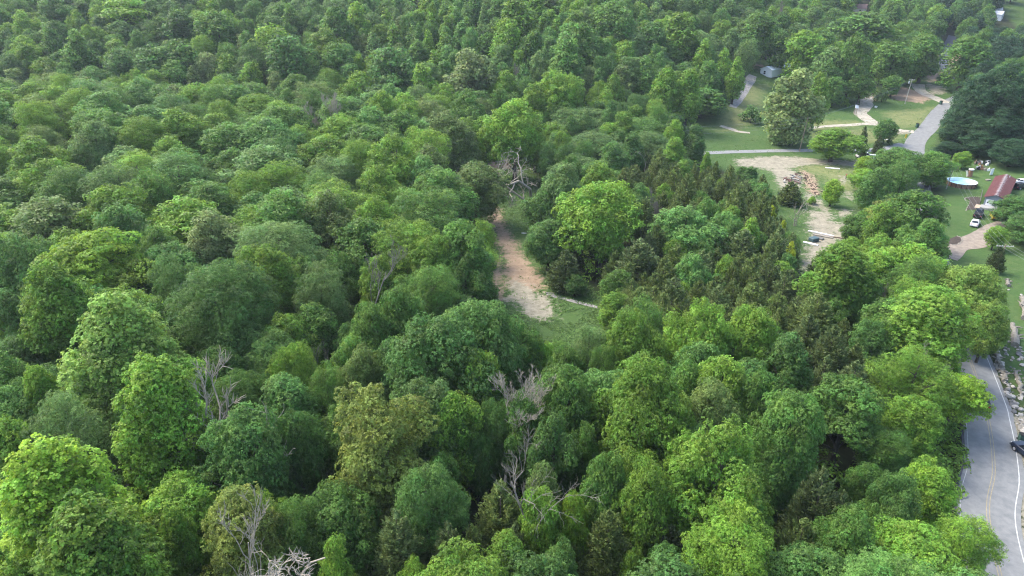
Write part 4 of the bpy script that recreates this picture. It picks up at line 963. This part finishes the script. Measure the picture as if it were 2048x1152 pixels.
m = MB(); m.box((-1.05, -.04, 1.15), (1.7, .07, 2.0)); dd = m.build('door', 'trim_white', hx)
m = MB(); m.box((.0, -.10, 0), (.3, .05, .3)); m.build('window', 'glass_dark', dd, loc=(-1.45, 0, 1.3))
m = MB(); m.box((1.25, -.03, 1.5), (1.3, .06, 1.0)); ww = m.build('window', 'glass_dark', hx)
m = MB(); [m.box(c_, d_) for c_, d_ in (((1.25, -.05, 2.04), (1.45, .07, .09)), ((1.25, -.05, .96), (1.45, .07, .09)), ((.57, -.05, 1.5), (.09, .07, 1.0)), ((1.93, -.05, 1.5), (.09, .07, 1.0)))]; m.build('frame', 'trim_white', ww)
for k in range(5):
    for s in (-1, 1):
        m = MB(); m.box((s*(W_/2+.02), 3+k*4.8, 1.6), (.06, 1.1, 1.0)); m.build('window', 'glass_dark', hx)
m = MB(); m.box((-.2, -1.6, .28), (5.0, 3.1, .5)); m.build('porch', 'concrete', hx)
m = MB(); m.box((-3.3, -1.2, .08), (1.2, 3.6, .14)); m.build('step', 'tan_slab', hx)
m = MB(); m.box((W_/2+.6, 7.5, .6), (.9, 1.6, 1.1)); m.build('air_unit', 'trim_white', hx)

# ---- white house in the trees, far houses and sheds
def simple_house(name, px, py, rz, W, L, H, rh, wall, roof, label, nwin=2, cat='house'):
    r = at(px, py, rz, name, label, cat); m = MB(); m.box((0, L/2, H/2-.2), (W, L, H+.4)); m.add([(-W/2, 0, H), (W/2, 0, H), (0, 0, H+rh), (-W/2, L, H), (W/2, L, H), (0, L, H+rh)], [(0, 1, 2), (5, 4, 3)]); m.build('wall', wall, r)
    m = MB(); s_ = rh/(W/2); e = .3
    for s in (-1, 1): m.add([(0, -e, H+rh+.12), (0, L+e, H+rh+.12), (s*(W/2+e), L+e, H-s_*e+.12), (s*(W/2+e), -e, H-s_*e+.12), (0, -e, H+rh+.02), (0, L+e, H+rh+.02), (s*(W/2+e), L+e, H-s_*e+.02), (s*(W/2+e), -e, H-s_*e+.02)], [(0, 1, 2, 3), (7, 6, 5, 4), (0, 3, 7, 4), (1, 5, 6, 2), (3, 2, 6, 7)])
    m.build('roof', roof, r)
    for k in range(nwin):
        m = MB(); m.box((-W/4+k*W/2 if nwin > 1 else -W*.12, -.03, H*.52), (1.0, .08, 1.5)); wn = m.build('window', 'glass_dark', r)
        m = MB(); [m.box((wn_x, -.06, H*.52+dz), (sx, .08, sz)) for wn_x, dz, sx, sz in (((-W/4+k*W/2 if nwin > 1 else -W*.12), 0, 1.05, .07), ((-W/4+k*W/2 if nwin > 1 else -W*.12), .78, 1.2, .1), ((-W/4+k*W/2 if nwin > 1 else -W*.12), -.78, 1.2, .1))]; m.build('frame', 'trim_white', wn)
        m = MB(); m.box((-W/2-.02, L*(.25+.4*k), H*.55), (.08, 1.2, 1.2)); m.build('window', 'glass_dark', r)
    return r
simple_house('white_house', 1531, 152, math.radians(-52), 6.2, 17, 3.0, 1.3, 'siding_white', 'roof_blue', 'white house with a pale blue metal roof half hidden by a pale tree', 1)
simple_house('brown_roofed_house', 1731, 27, math.radians(60), 7.0, 13, 3.2, 2.4, 'wall_cream', 'roof_pink', 'far cream house with a pinkish brown roof among treetops', 1)
simple_house('white_barn', 2003, 40, math.radians(50), 8.0, 13, 3.5, 1.8, 'siding_white', 'roof_pale', 'white barn in the top right valley, the nearer one', 1, 'barn')
simple_house('white_barn', 2001, 30, math.radians(62), 7.0, 11, 3.2, 1.4, 'siding_white', 'roof_pale', 'white barn behind the nearer barn at the top right', 1, 'barn')
simple_house('white_shed', 1943, 170, math.radians(-30), 3.5, 5, 2.6, .7, 'siding_white', 'roof_pale', 'small white shed peeking out behind the dark roadside trees', 1, 'shed')
simple_house('white_shed', 1974, 146, math.radians(-10), 3.0, 5, 2.6, .7, 'siding_white', 'roof_pale', 'tiny white shed on the slope above the dark roadside trees', 1, 'shed')

# ---- pool
px_, py_ = hit(1924, 362, 1.3); pr = 4.0
pool = empty('swimming_pool', (px_, py_, gz(px_, py_)), 0, 'round above-ground pool with orange-brown panelled wall and white liner', 'pool')
m = MB(); n_ = 60; vs = []
m.lathe([(pr, .02), (pr, 1.3)], n=n_); m.build('wall', 'pool_wood', pool)
m = MB(); m.lathe([(pr-.04, 1.3), (pr-.04, .10)], n=n_); m.lathe([(pr-.04, .10), (.01, .06)], n=n_); m.build('liner', 'pool_white', pool)
m = MB(); m.lathe([(pr+.05, 1.28), (pr+.05, 1.34), (pr-.12, 1.34), (pr-.12, 1.28)], n=n_); m.build('rim', 'pool_white', pool)
m = MB(); m.lathe([(.005, .2), (pr-.06, .2)], n=n_); m.build('water', 'pool_water', pool)
for k in range(18):
    a = k*2*math.pi/18; m = MB(); m.box((math.cos(a)*(pr+.04), math.sin(a)*(pr+.04), .66), (.09, .12, 1.3), rz=a); m.build('post', 'rubber', pool)
t = at(1939, 353, 0, 'round_stand', 'brown round stand with a flat white top behind the pool', 'stand')
m = MB(); m.lathe([(.01, 0), (.75, 0), (.62, 1.0), (.62, 2.1), (.01, 2.1)], n=14); m.build('base', 'pool_wood', t)
m = MB(); m.lathe([(.01, 2.1), (.74, 2.1), (.74, 2.4), (.01, 2.42)], n=18); m.build('top', 'trim_white', t)
t = at(1931.5, 353, .4, 'pool_ladder', 'small pale ladder leaning at the far rim of the pool', 'ladder')
for s in (-1, 1): m = MB(); m.tube([(s*.3, -.5, 0), (s*.25, 0, 1.7), (s*.25, .4, 1.7)], .05, 6); m.build('rail', 'trim_white', t)
for k in range(4): m = MB(); m.box((0, -.42+k*.12, .3+k*.36), (.6, .14, .05)); m.build('step', 'trim_white', t)

# ---- utility poles and wires
def pole(pxb, pyb, pyt, arm_rz, label, arm=2.4, transformer=False, tilt=(0, 0), bracket=False):
    h = vert_h(pxb, pyb, pyt); r = at(pxb, pyb, arm_rz, 'utility_pole', label, 'utility pole')
    m = MB(); m.tube([(0, 0, -.3), (tilt[0]*.5, tilt[1]*.5, h*.5), (tilt[0], tilt[1], h)], [.17, .14, .11], 10); m.build('pole', 'wood_pole' if not transformer else 'wood_pale', r)
    if arm:
        m = MB(); m.box((tilt[0], tilt[1]+.14, h-.45), (arm, .12, .15)); a = m.build('crossarm', 'wood_pale', r)
        for k in (-.45, -.15, .15, .45):
            m = MB(); m.lathe([(.02, 0), (.07, .02), (.05, .1), (.07, .16), (.01, .2)], (tilt[0]+k*arm, tilt[1]+.14, h-.37), 8); m.build('insulator', 'ceramic', a)
    if transformer:
        m = MB(); m.lathe([(.01, 0), (.25, 0), (.27, .1), (.27, .85), (.2, .95), (.01, .97)], (-.42, 0, h-1.9), 14); tr_ = m.build('transformer', 'steel_grey', r)
        m = MB(); m.lathe([(.04, 0), (.05, .1), (.03, .2), (.01, .22)], (-.42, 0, h-.93), 8); m.build('bushing', 'ceramic', tr_)
    x, y = hit(pxb, pyb); return Vector((x+tilt[0]*math.cos(arm_rz)-tilt[1]*math.sin(arm_rz), y+tilt[0]*math.sin(arm_rz)+tilt[1]*math.cos(arm_rz), gz(x, y)+h-.2)), arm_rz
pA = pole(1598.5, 303, 235, math.radians(80), 'tall brown utility pole standing by the side road left of the round lime tree', arm=0, tilt=(.2, -.9))
pB = pole(1892, 378, 333, 0.0, 'pale utility pole with crossarm and transformer beside the pool', arm=2.9, transformer=True, tilt=(.5, 0))
pC = pole(1989, 546, 489, -.15, 'utility pole with a long white crossarm beside the dark juniper', arm=3.4, tilt=(.4, 0))
pD = pole(1809.5, 208, 158, 0.1, 'utility pole with crossarm and transformer on the bare meadow slope', arm=2.8, transformer=True, tilt=(.7, 0))
def wire(a, b, sag, label):
    pts = [tuple(Vector(a).lerp(Vector(b), t)-Vector((0, 0, sag*4*t*(1-t)))) for t in np.linspace(0, 1, 22)]
    m = MB(); m.tube(pts, .011, 4); o = m.build('power_line', 'wire_metal'); tag(o, label, 'wire', 'power lines between the utility poles')
def armp(p, off):
    v, rz = p; return (v.x+math.cos(rz)*off, v.y+math.sin(rz)*off, v.z)
lft = hit(1150, 318); zl = gz(*lft)
for k, dz in enumerate((0, -1.2, -2.4)): wire((pA[0].x, pA[0].y, pA[0].z-.1+dz), (lft[0], lft[1], zl+11+dz), 1.6, ['highest', 'middle', 'lowest'][k]+' power line running left from the brown utility pole over the treetops')
for k, off in enumerate((-1.2, 0, 1.2)):
    wire(armp(pB, off), armp(pC, off), 1.6, ['left', 'middle', 'right'][k]+' wire strung from the poolside pole to the long-armed pole')
    wire(armp(pC, off), (105+off, 62, 11), 1.6, ['left', 'middle', 'right'][k]+' wire running from the long-armed pole toward the viewer')
    wire(armp(pD, off), armp(pA, off), 1.8, ['upper', 'middle', 'lower'][k]+' wire crossing the meadow between the far pole and the brown pole')

# ---- signs, bins, small things by the roads
s = at(1809.5, 281, math.radians(25), 'warning_sign', 'yellow road sign on a post at the junction', 'sign')
hs = vert_h(1809.5, 281, 268); m = MB(); m.tube([(0, 0, 0), (0, 0, hs-.3)], .05, 6); m.build('post', 'steel_grey', s)
m = MB(); m.box((0, -.07, hs-.75), (.85, .04, 1.5)); m.build('panel', 'sign_yellow', s)
s = at(1816, 277, math.radians(10), 'street_sign', 'small green street name sign right of the yellow sign', 'sign')
m = MB(); m.tube([(0, 0, 0), (0, 0, 2.6)], .04, 6); m.build('post', 'steel_grey', s); m = MB(); m.box((0, 0, 2.75), (1.0, .04, .3)); m.build('panel', 'sign_green', s)
s = at(1710, 228, .2, 'board_on_posts', 'tilted white board on brown posts beside the dirt track', 'board')
for dx in (-.5, .5): m = MB(); m.box((dx, 0, 1.3), (.14, .14, 2.7)); m.build('post', 'wood_pole', s)
m = MB(); m.box((.1, -.15, 3.0), (1.5, .1, 1.3), ry=.2, rx=-.5); m.build('panel', 'trim_white', s)
def bin_(px, py, label, body='plastic_green', k=1.0):
    r = at(px, py, rnd.uniform(-.4, .4), 'wheelie_bin', label, 'bin', 'household bins by the roads'); r.scale = (k, k, k)
    m = MB(); m.box((0, 0, .52), (.56, .62, .95)); o = m.build('body', body, r); 
    m = MB(); m.box((0, -.03, 1.03), (.62, .72, .09)); m.build('lid', 'rubber', r)
    for s_ in (-1, 1): m = MB(); m.tube([(s_*.24, .32, .12), (s_*.33, .32, .12)], .12, 10); m.build('wheel', 'rubber', r)
bin_(1834, 255, 'dark bin at the mouth of the gravel track by the main road', k=1.5); bin_(1881, 209, 'dark bin at the mouth of the upper driveway', k=1.5); bin_(1910, 149, 'dark bin beside the far asphalt drive', k=1.6)
bin_(2041, 882, 'teal-lidded dark bin on the shoulder ahead of the navy car', k=1.15)
s = at(1751.5, 216, 0, 'bucket', 'small white bucket beside the dirt track', 'bucket'); m = MB(); m.lathe([(.01, 0), (.45, 0), (.6, .8), (.55, .8), (.42, .1), (.01, .1)], n=12); m.build('body', 'trim_white', s)
s = at(1772, 282, .1, 'bench', 'low white bench in the grass beside a shrub near the junction', 'bench'); m = MB(); m.box((0, 0, .5), (2.0, .5, .1)); m.build('seat', 'trim_white', s)
for dx in (-.8, .8): m = MB(); m.box((dx, 0, .23), (.1, .4, .46)); m.build('leg', 'trim_white', s)

# ---- person on the lot
def person(px, py, rz, label):
    root = at(px, py, rz, 'person', label, 'person')
    def skin(name, verts, edges, rad, m_, root_i=0, sub=2):
        me = bpy.data.meshes.new(name); me.from_pydata(verts, edges, []); o = bpy.data.objects.new(name, me); COL.objects.link(o); o.parent = root
        sk = o.modifiers.new('skin', 'SKIN'); sv = me.skin_vertices[0].data
        for i, r_ in enumerate(rad): sv[i].radius = (r_, r_) if not isinstance(r_, tuple) else r_
        sv[root_i].use_root = True; ss = o.modifiers.new('sub', 'SUBSURF'); ss.levels = ss.render_levels = sub
        me.materials.append(MATS[m_]); return o
    V = [(0, 0, .95), (0, 0, 1.15), (0, -.01, 1.38), (0, 0, 1.48), (0, -.01, 1.56), (0, -.015, 1.66), (0, 0, 1.76)]; E = [(0, 1), (1, 2), (2, 3), (3, 4), (4, 5), (5, 6)]; Rr = [(.15, .11), (.14, .10), (.17, .11), .06, .065, .095, .075]
    for s in (-1, 1):
        i = len(V); V += [(s*.17, 0, 1.40), (s*.24, .02, 1.12), (s*.22, -.16, .95), (s*.20, -.24, .90)]; E += [(2, i), (i, i+1), (i+1, i+2), (i+2, i+3)]; Rr += [.06, .045, .032, (.042, .02)]
        for k, (dx, ln) in enumerate(((-.03, .075), (-.01, .09), (.01, .085), (.03, .065))):
            j = len(V); V += [(s*.20+dx, -.30, .885), (s*.20+dx, -.30-ln*.6, .865)]; E += [(i+3, j), (j, j+1)]; Rr += [.010, .008]
        j = len(V); V += [(s*.20-s*.05, -.26, .90), (s*.20-s*.06, -.30, .89)]; E += [(i+2, j), (j, j+1)]; Rr += [.011, .009]
        i = len(V); V += [(s*.10, 0, .90), (s*.11, -.01, .50), (s*.12, .02, .10), (s*.12, -.14, .04)]; E += [(0, i), (i, i+1), (i+1, i+2), (i+2, i+3)]; Rr += [.10, .062, .042, .04]
    skin('body', V, E, Rr, 'skin')
    V = [(0, 0, .92), (0, 0, 1.15), (0, -.01, 1.40)]; E = [(0, 1), (1, 2)]; Rr = [(.18, .14), (.17, .135), (.185, .13)]
    for s in (-1, 1): i = len(V); V += [(s*.19, 0, 1.40), (s*.235, .01, 1.24)]; E += [(2, i), (i, i+1)]; Rr += [.085, .072]
    skin('shirt', V, E, Rr, 'cloth_red')
    V = [(0, 0, .95)]; E = []; Rr = [(.17, .13)]
    for s in (-1, 1): i = len(V); V += [(s*.10, 0, .86), (s*.11, -.01, .5), (s*.12, .02, .12)]; E += [(0, i), (i, i+1), (i+1, i+2)]; Rr += [.12, .085, .07]
    skin('trousers', V, E, Rr, 'cloth_dark')
    skin('hair', [(0, .03, 1.68), (0, .02, 1.79)], [(0, 1)], [.10, .075], 'hair_brown', sub=2)
    m = MB()
    for s in (-1, 1): m.box((s*.12, -.05, .04), (.11, .29, .09), taper=.8)
    m.build('shoes', 'cloth_dark', root)
    for s in (-1, 1): m = MB(); m.lathe([(.001, -.012), (.012, 0), (.001, .012)], (s*.033, -.103, 1.68), 6); m.build('eye', 'cloth_dark', root)
    m = MB(); m.box((0, -.112, 1.65), (.025, .035, .05), taper=.5); m.box((0, -.098, 1.605), (.05, .012, .012)); m.build('nose', 'skin', root)
person(1691.5, 358, .3, 'person in a red shirt and dark trousers standing on the dirt lot')

# ---- scrap and debris
def board(px, py, L, W, H, rz, m_, label, cat='board', name='board', ry=0.0, dz=0.0, group=None):
    x, y = hit(px, py); m = MB(); m.box((0, 0, 0), (L, W, H), ry=ry); o = m.build(name, m_); o.location = (x, y, gz(x, y)+H/2+dz+.03+abs(math.sin(ry))*L/2); o.rotation_euler = (0, 0, rz)
    b = o.modifiers.new('b', 'BEVEL'); b.width = min(L, W, H)*.15; return tag(o, label, cat, group)
board(1642, 468, 6.0, .5, .25, math.radians(-38), 'trim_white', 'long white beam lying across the pale clearing')
board(1646, 473, 4.6, .8, .2, math.radians(-34), 'stone_pale', 'wide pale plank beside the long white beam')
board(1661, 474, 6.5, .3, .2, math.radians(-22), 'wood_pole', 'thin brown beam pointing to the trees from the white beams')
board(1636, 477, 2.5, 1.2, .3, math.radians(-45), 'stone_grey', 'dark grey slab under the end of the white beams')
board(1621, 488, 3.4, .7, .2, math.radians(-40), 'trim_white', 'short white panel at the cedar edge below the beams')
board(1627, 482, 2.0, 1.6, .9, .4, 'tarp_blue', 'blue-green tarp-covered bundle beside the short white panel', 'bundle', 'tarp_bundle')
board(1566, 390, 1.8, 2.0, .8, .6, 'tarp_blue', 'dull blue bundle at the cedar edge below the debris', 'bundle', 'tarp_bundle')
board(1665, 337, 4.2, .9, .15, math.radians(-20), 'trim_white', 'white sheet lying in the shade of the round lime tree', 'sheet', 'metal_sheet')
board(1048, 467, 1.2, .35, .12, math.radians(-8), 'trim_white', 'small white board lying in the grass strip')
board(1100, 587, 1.6, .5, .1, math.radians(-15), 'stone_grey', 'short grey slab at the start of the grass path')
board(1982, 350, 1.6, .1, 2.0, .5, 'trim_white', 'white board leaning by the back of the red-roofed house', ry=.0)
board(1976, 361, 1.4, .9, .35, .2, 'stone_pale', 'pale low box in the grass left of the red-roofed house', 'box', 'box')
rr = np.random.RandomState(21)
for k in range(26):
    px, py = rr.uniform(1566, 1602), rr.uniform(352, 368)
    board(px, py, rr.uniform(.8, 2.6), rr.uniform(.25, .9), rr.uniform(.1, .35), rr.uniform(0, 3.1), ['stone_pale', 'stone_grey', 'brick_red', 'wood_pole', 'stone_white'][k % 5],
          ['pale slab', 'grey slab', 'brick-red chunk', 'brown timber', 'white slab'][k % 5]+' in the debris heap by the cedars', 'debris', 'debris_piece', ry=rr.uniform(-.3, .3), dz=rr.uniform(0, .3), group='debris pieces in the heap, '+['pale', 'grey', 'red', 'brown', 'white'][k % 5])
m = MB(); rs = random.Random(5); pts = catmull(P((1598, 345), (1612, 356), (1625, 370), (1636, 392)), 1.0)
for p in pts:
    for k in range(6):
        x, y = p[0]+rs.gauss(0, 1.0), p[1]+rs.gauss(0, .8); s_ = rs.uniform(.1, .36); m.lathe([(.01, s_*.6), (s_*.6, s_*.45), (s_, 0), (s_*.9, -.2)], (x, y, gz(x, y)), 6, rs.uniform(.7, 1.3), rs.uniform(.7, 1.3))
o = m.build('soil_mound', 'soil_brown'); tag(o, 'ridge of dark reddish brown soil curving beside the debris heap', 'mound')
for k in range(22):
    px, py = rr.uniform(1948, 1978), rr.uniform(326, 343)
    x, y = hit(px, py); m_ = ['trim_white', 'stone_pale', 'pool_wood', 'paint_black', 'steel_grey', 'stone_grey'][k % 6]; m = MB()
    m.box((0, 0, .3), (rr.uniform(.4, 1.2), rr.uniform(.3, .8), rr.uniform(.4, .9)), rz=rr.uniform(0, 3)); m.box((.2, .1, .8), (.5, .08, .5), rz=rr.uniform(0, 3)); o = m.build('scrap_piece', m_); o.location = (x, y, gz(x, y))
    tag(o, ['white', 'pale', 'brown', 'black', 'grey', 'dark grey'][k % 6]+' scrap standing in the junk row beyond the pool', 'scrap', 'junk row scrap, '+['white', 'pale', 'brown', 'black', 'grey', 'dark grey'][k % 6])

# ---- stones, flower beds
def rock_mesh(seed, n=2):
    bm = bmesh.new(); bmesh.ops.create_icosphere(bm, subdivisions=n, radius=.5); rs = random.Random(seed); sc = Vector((rs.uniform(.7, 1.3), rs.uniform(.6, 1.1), rs.uniform(.4, .75)))
    pl = [(Vector((rs.gauss(0, 1), rs.gauss(0, 1), rs.gauss(0, 1))).normalized(), rs.uniform(.26, .42)) for _ in range(9)]
    for v in bm.verts:
        for nn, d in pl:
            e = v.co.dot(nn)-d
            if e > 0: v.co -= nn*e
        v.co += v.co.normalized()*.06*mnoise.noise(v.co*4+Vector((seed, 0, 0)))
        v.co = Vector((v.co.x*sc.x, v.co.y*sc.y, v.co.z*sc.z))
    me = bpy.data.meshes.new('rock'); bm.to_mesh(me); bm.free(); return me
RM = [rock_mesh(i) for i in range(8)]
for i, m_ in enumerate(RM): m_.materials.append(MATS['stone_pale'])
def rock(x, y, s, m_, label, name='rock', cat='rock', group='rocks of the rubble field', dz=0.0):
    o = bpy.data.objects.new(name, RM[rs.randrange(8)]); COL.objects.link(o); o.location = (x, y, gz(x, y)+s*.1+dz); o.scale = (s, s, s); o.rotation_euler = (rs.uniform(-.4, .4), rs.uniform(-.4, .4), rs.uniform(0, 6.28))
    o.material_slots[0].link = 'OBJECT'; o.material_slots[0].material = MATS[m_]; return tag(o, label, cat, group)
LINES = [([(1995, 700), (1998, 735), (2008, 765), (2018, 790), (2030, 815), (2043, 850), (2047, 862)], 110, 9, 1.0), ([(1986, 655), (1990, 690), (1997, 725)], 16, 5, .8), ([(2003, 640), (2010, 680), (2020, 720), (2035, 760), (2046, 800)], 44, 10, .85),
         ([(2012, 560), (2020, 575), (2040, 580), (2046, 620)], 10, 5, .7), ([(2030, 690), (2046, 720), (2044, 780)], 30, 10, .8), ([(1990, 700), (2012, 770), (2040, 840)], 20, 20, .7)]
MN = [('stone_white', 'whitish angular rock'), ('stone_pale', 'tan angular rock'), ('stone_grey', 'dark grey rock'), ('stone_white', 'whitish angular rock')]
for pts, cnt, sp_, sz in LINES:
    for k in range(cnt):
        t = rs.random()*(len(pts)-1); i = int(t); f = t-i; px = lerp(pts[i][0], pts[i+1][0], f)+rs.gauss(0, sp_*.45); py = lerp(pts[i][1], pts[i+1][1], f)+rs.gauss(0, 6)
        x, y = hit(px, py)
        if x < road_x(y)+3.9: continue
        mn = MN[rs.randrange(4)]; s_ = sz*rs.uniform(.35, 1.0)*(1.6 if rs.random() < .1 else 1)
        rock(x, y, s_, mn[0], ('large ' if s_ > 1.1 else 'small ' if s_ < .55 else '')+mn[1]+' in the rubble strip beside the road', group='rubble rocks, '+mn[1]+(' large' if s_ > 1.1 else ' small' if s_ < .55 else ''))
for j, (a, b_, r_, lab) in enumerate((((1988, 694), (2001, 738), .42, 'long grey weathered log beside the road'), ((2025, 652), (2030, 694), .62, 'thick grey weathered stump lying in the green field'), ((2003, 740), (2010, 765), .4, 'short grey log in the rubble above the white line'),
        ((2012, 560), (2016, 574), .35, 'small grey log at the top of the rubble field'), ((2043, 600), (2047, 640), .5, 'grey log at the right edge of the field'), ((2030, 745), (2046, 790), .35, 'grey log among the rocks at the right edge'), ((1975, 655), (1981, 668), .3, 'pale log end peeking from under the pale-tipped tree'))):
    A_, B_ = hit(*a), hit(*b_); pts = [Vector((lerp(A_[0], B_[0], t)+rs.gauss(0, .12), lerp(A_[1], B_[1], t)+rs.gauss(0, .12), gz(*A_)+r_*.7+rs.gauss(0, .05))) for t in np.linspace(0, 1, 7)]
    root = empty('fallen_log', pts[0], 0, lab, 'log', 'weathered logs of the rubble field'); pts = [p-root.location for p in pts]
    m = MB(); m.tube(pts, [r_*rs.uniform(.6, 1.1) for _ in pts], 8); m.build('trunk', 'dead_wood_grey', root)
    m = MB()
    for k in range(9): i = rs.randrange(1, 6); d = Vector((rs.gauss(0, 1), rs.gauss(0, 1), abs(rs.gauss(0, .6)))); d.normalize(); m.tube([pts[i], pts[i]+d*r_*1.6, pts[i]+d*r_*2.6+Vector((0, 0, -.1))], [r_*.4, r_*.25, r_*.08], 5)
    m.build('branches', 'dead_wood_grey', root)
def bed(name, pix, label):
    g = P(*pix); o = MB(); cx_ = sum(p[0] for p in g)/len(g); cy_ = sum(p[1] for p in g)/len(g)
    vs = [(p[0], p[1], gz(*p)+.11) for p in g]; o.add([(cx_, cy_, gz(cx_, cy_)+.2)]+vs, [(0, i+1, (i+1) % len(vs)+1) for i in range(len(vs))])
    o2 = o.build(name, 'mulch'); o2['kind'] = 'structure'
bed('flower_bed', ((1931, 397), (1945, 394), (1958, 395), (1962, 402), (1958, 412), (1950, 420), (1933, 420), (1938, 408), (1940, 402)), '')
bed('flower_bed', ((1897, 487), (1900, 478), (1912, 473), (1921, 476), (1923, 483), (1916, 488), (1905, 490)), '')
def edging(pix, label, s_, step, m_):
    c = catmull(P(*pix), step)
    for p in c: rock(p[0], p[1], s_*rs.uniform(.85, 1.1), m_, label, 'edging_stone', 'edging stone', label)
edging(((1962, 394), (1945, 394), (1931, 396), (1931, 401), (1940, 405), (1936, 413), (1932, 421)), 'pale stone edging the curved bed beside the red-roofed house', .42, .5, 'stone_pale')
edging(((1894, 490), (1905, 491), (1918, 488), (1924, 481), (1921, 475), (1915, 473)), 'white stone edging the mulch bed at the driveway mouth', .55, .5, 'stone_pale')
edging(((1944, 400), (1952, 398), (1958, 400), (1953, 404), (1945, 403), (1944, 400)), 'pale stone of the small fire ring in the bed', .38, .45, 'stone_pale')
fn = empty('picket_fence', (*hit(1963, 396), gz(*hit(1963, 396))), 0, 'short dark wooden fence between the bed and the house', 'fence'); A_ = hit(1963, 388); B_ = hit(1959, 408)
for k in range(5):
    t = k/4; m = MB(); m.box((lerp(A_[0], B_[0], t)-fn.location.x, lerp(A_[1], B_[1], t)-fn.location.y, .6), (.12, .12, 1.4)); m.build('post', 'stone_grey', fn)
m = MB(); [m.tube([(A_[0]-fn.location.x, A_[1]-fn.location.y, z), (B_[0]-fn.location.x, B_[1]-fn.location.y, z)], .05, 4) for z in (.5, .9, 1.2)]; m.build('rail', 'stone_grey', fn)
print('things', round(time.time()-T0, 1))

# ================================================================= AIR
hz = MB(); hz.box((100, 780, 60), (2400, 1700, 124)); 
hm = bpy.data.materials.new('haze_air'); hm.use_nodes = True; nt = hm.node_tree; nt.nodes.clear()
pv = nt.nodes.new('ShaderNodeVolumePrincipled'); pv.inputs['Color'].default_value = (0.80, 0.90, 1.0, 1); pv.inputs['Density'].default_value = 0.00011; pv.inputs['Anisotropy'].default_value = 0.2
ho = nt.nodes.new('ShaderNodeOutputMaterial'); nt.links.new(pv.outputs[0], ho.inputs['Volume'])
MATS['haze_air'] = hm
h = hz.build('haze', 'haze_air'); tag(h, 'thin pale bluish haze filling the valley air', 'haze', None, 'stuff')
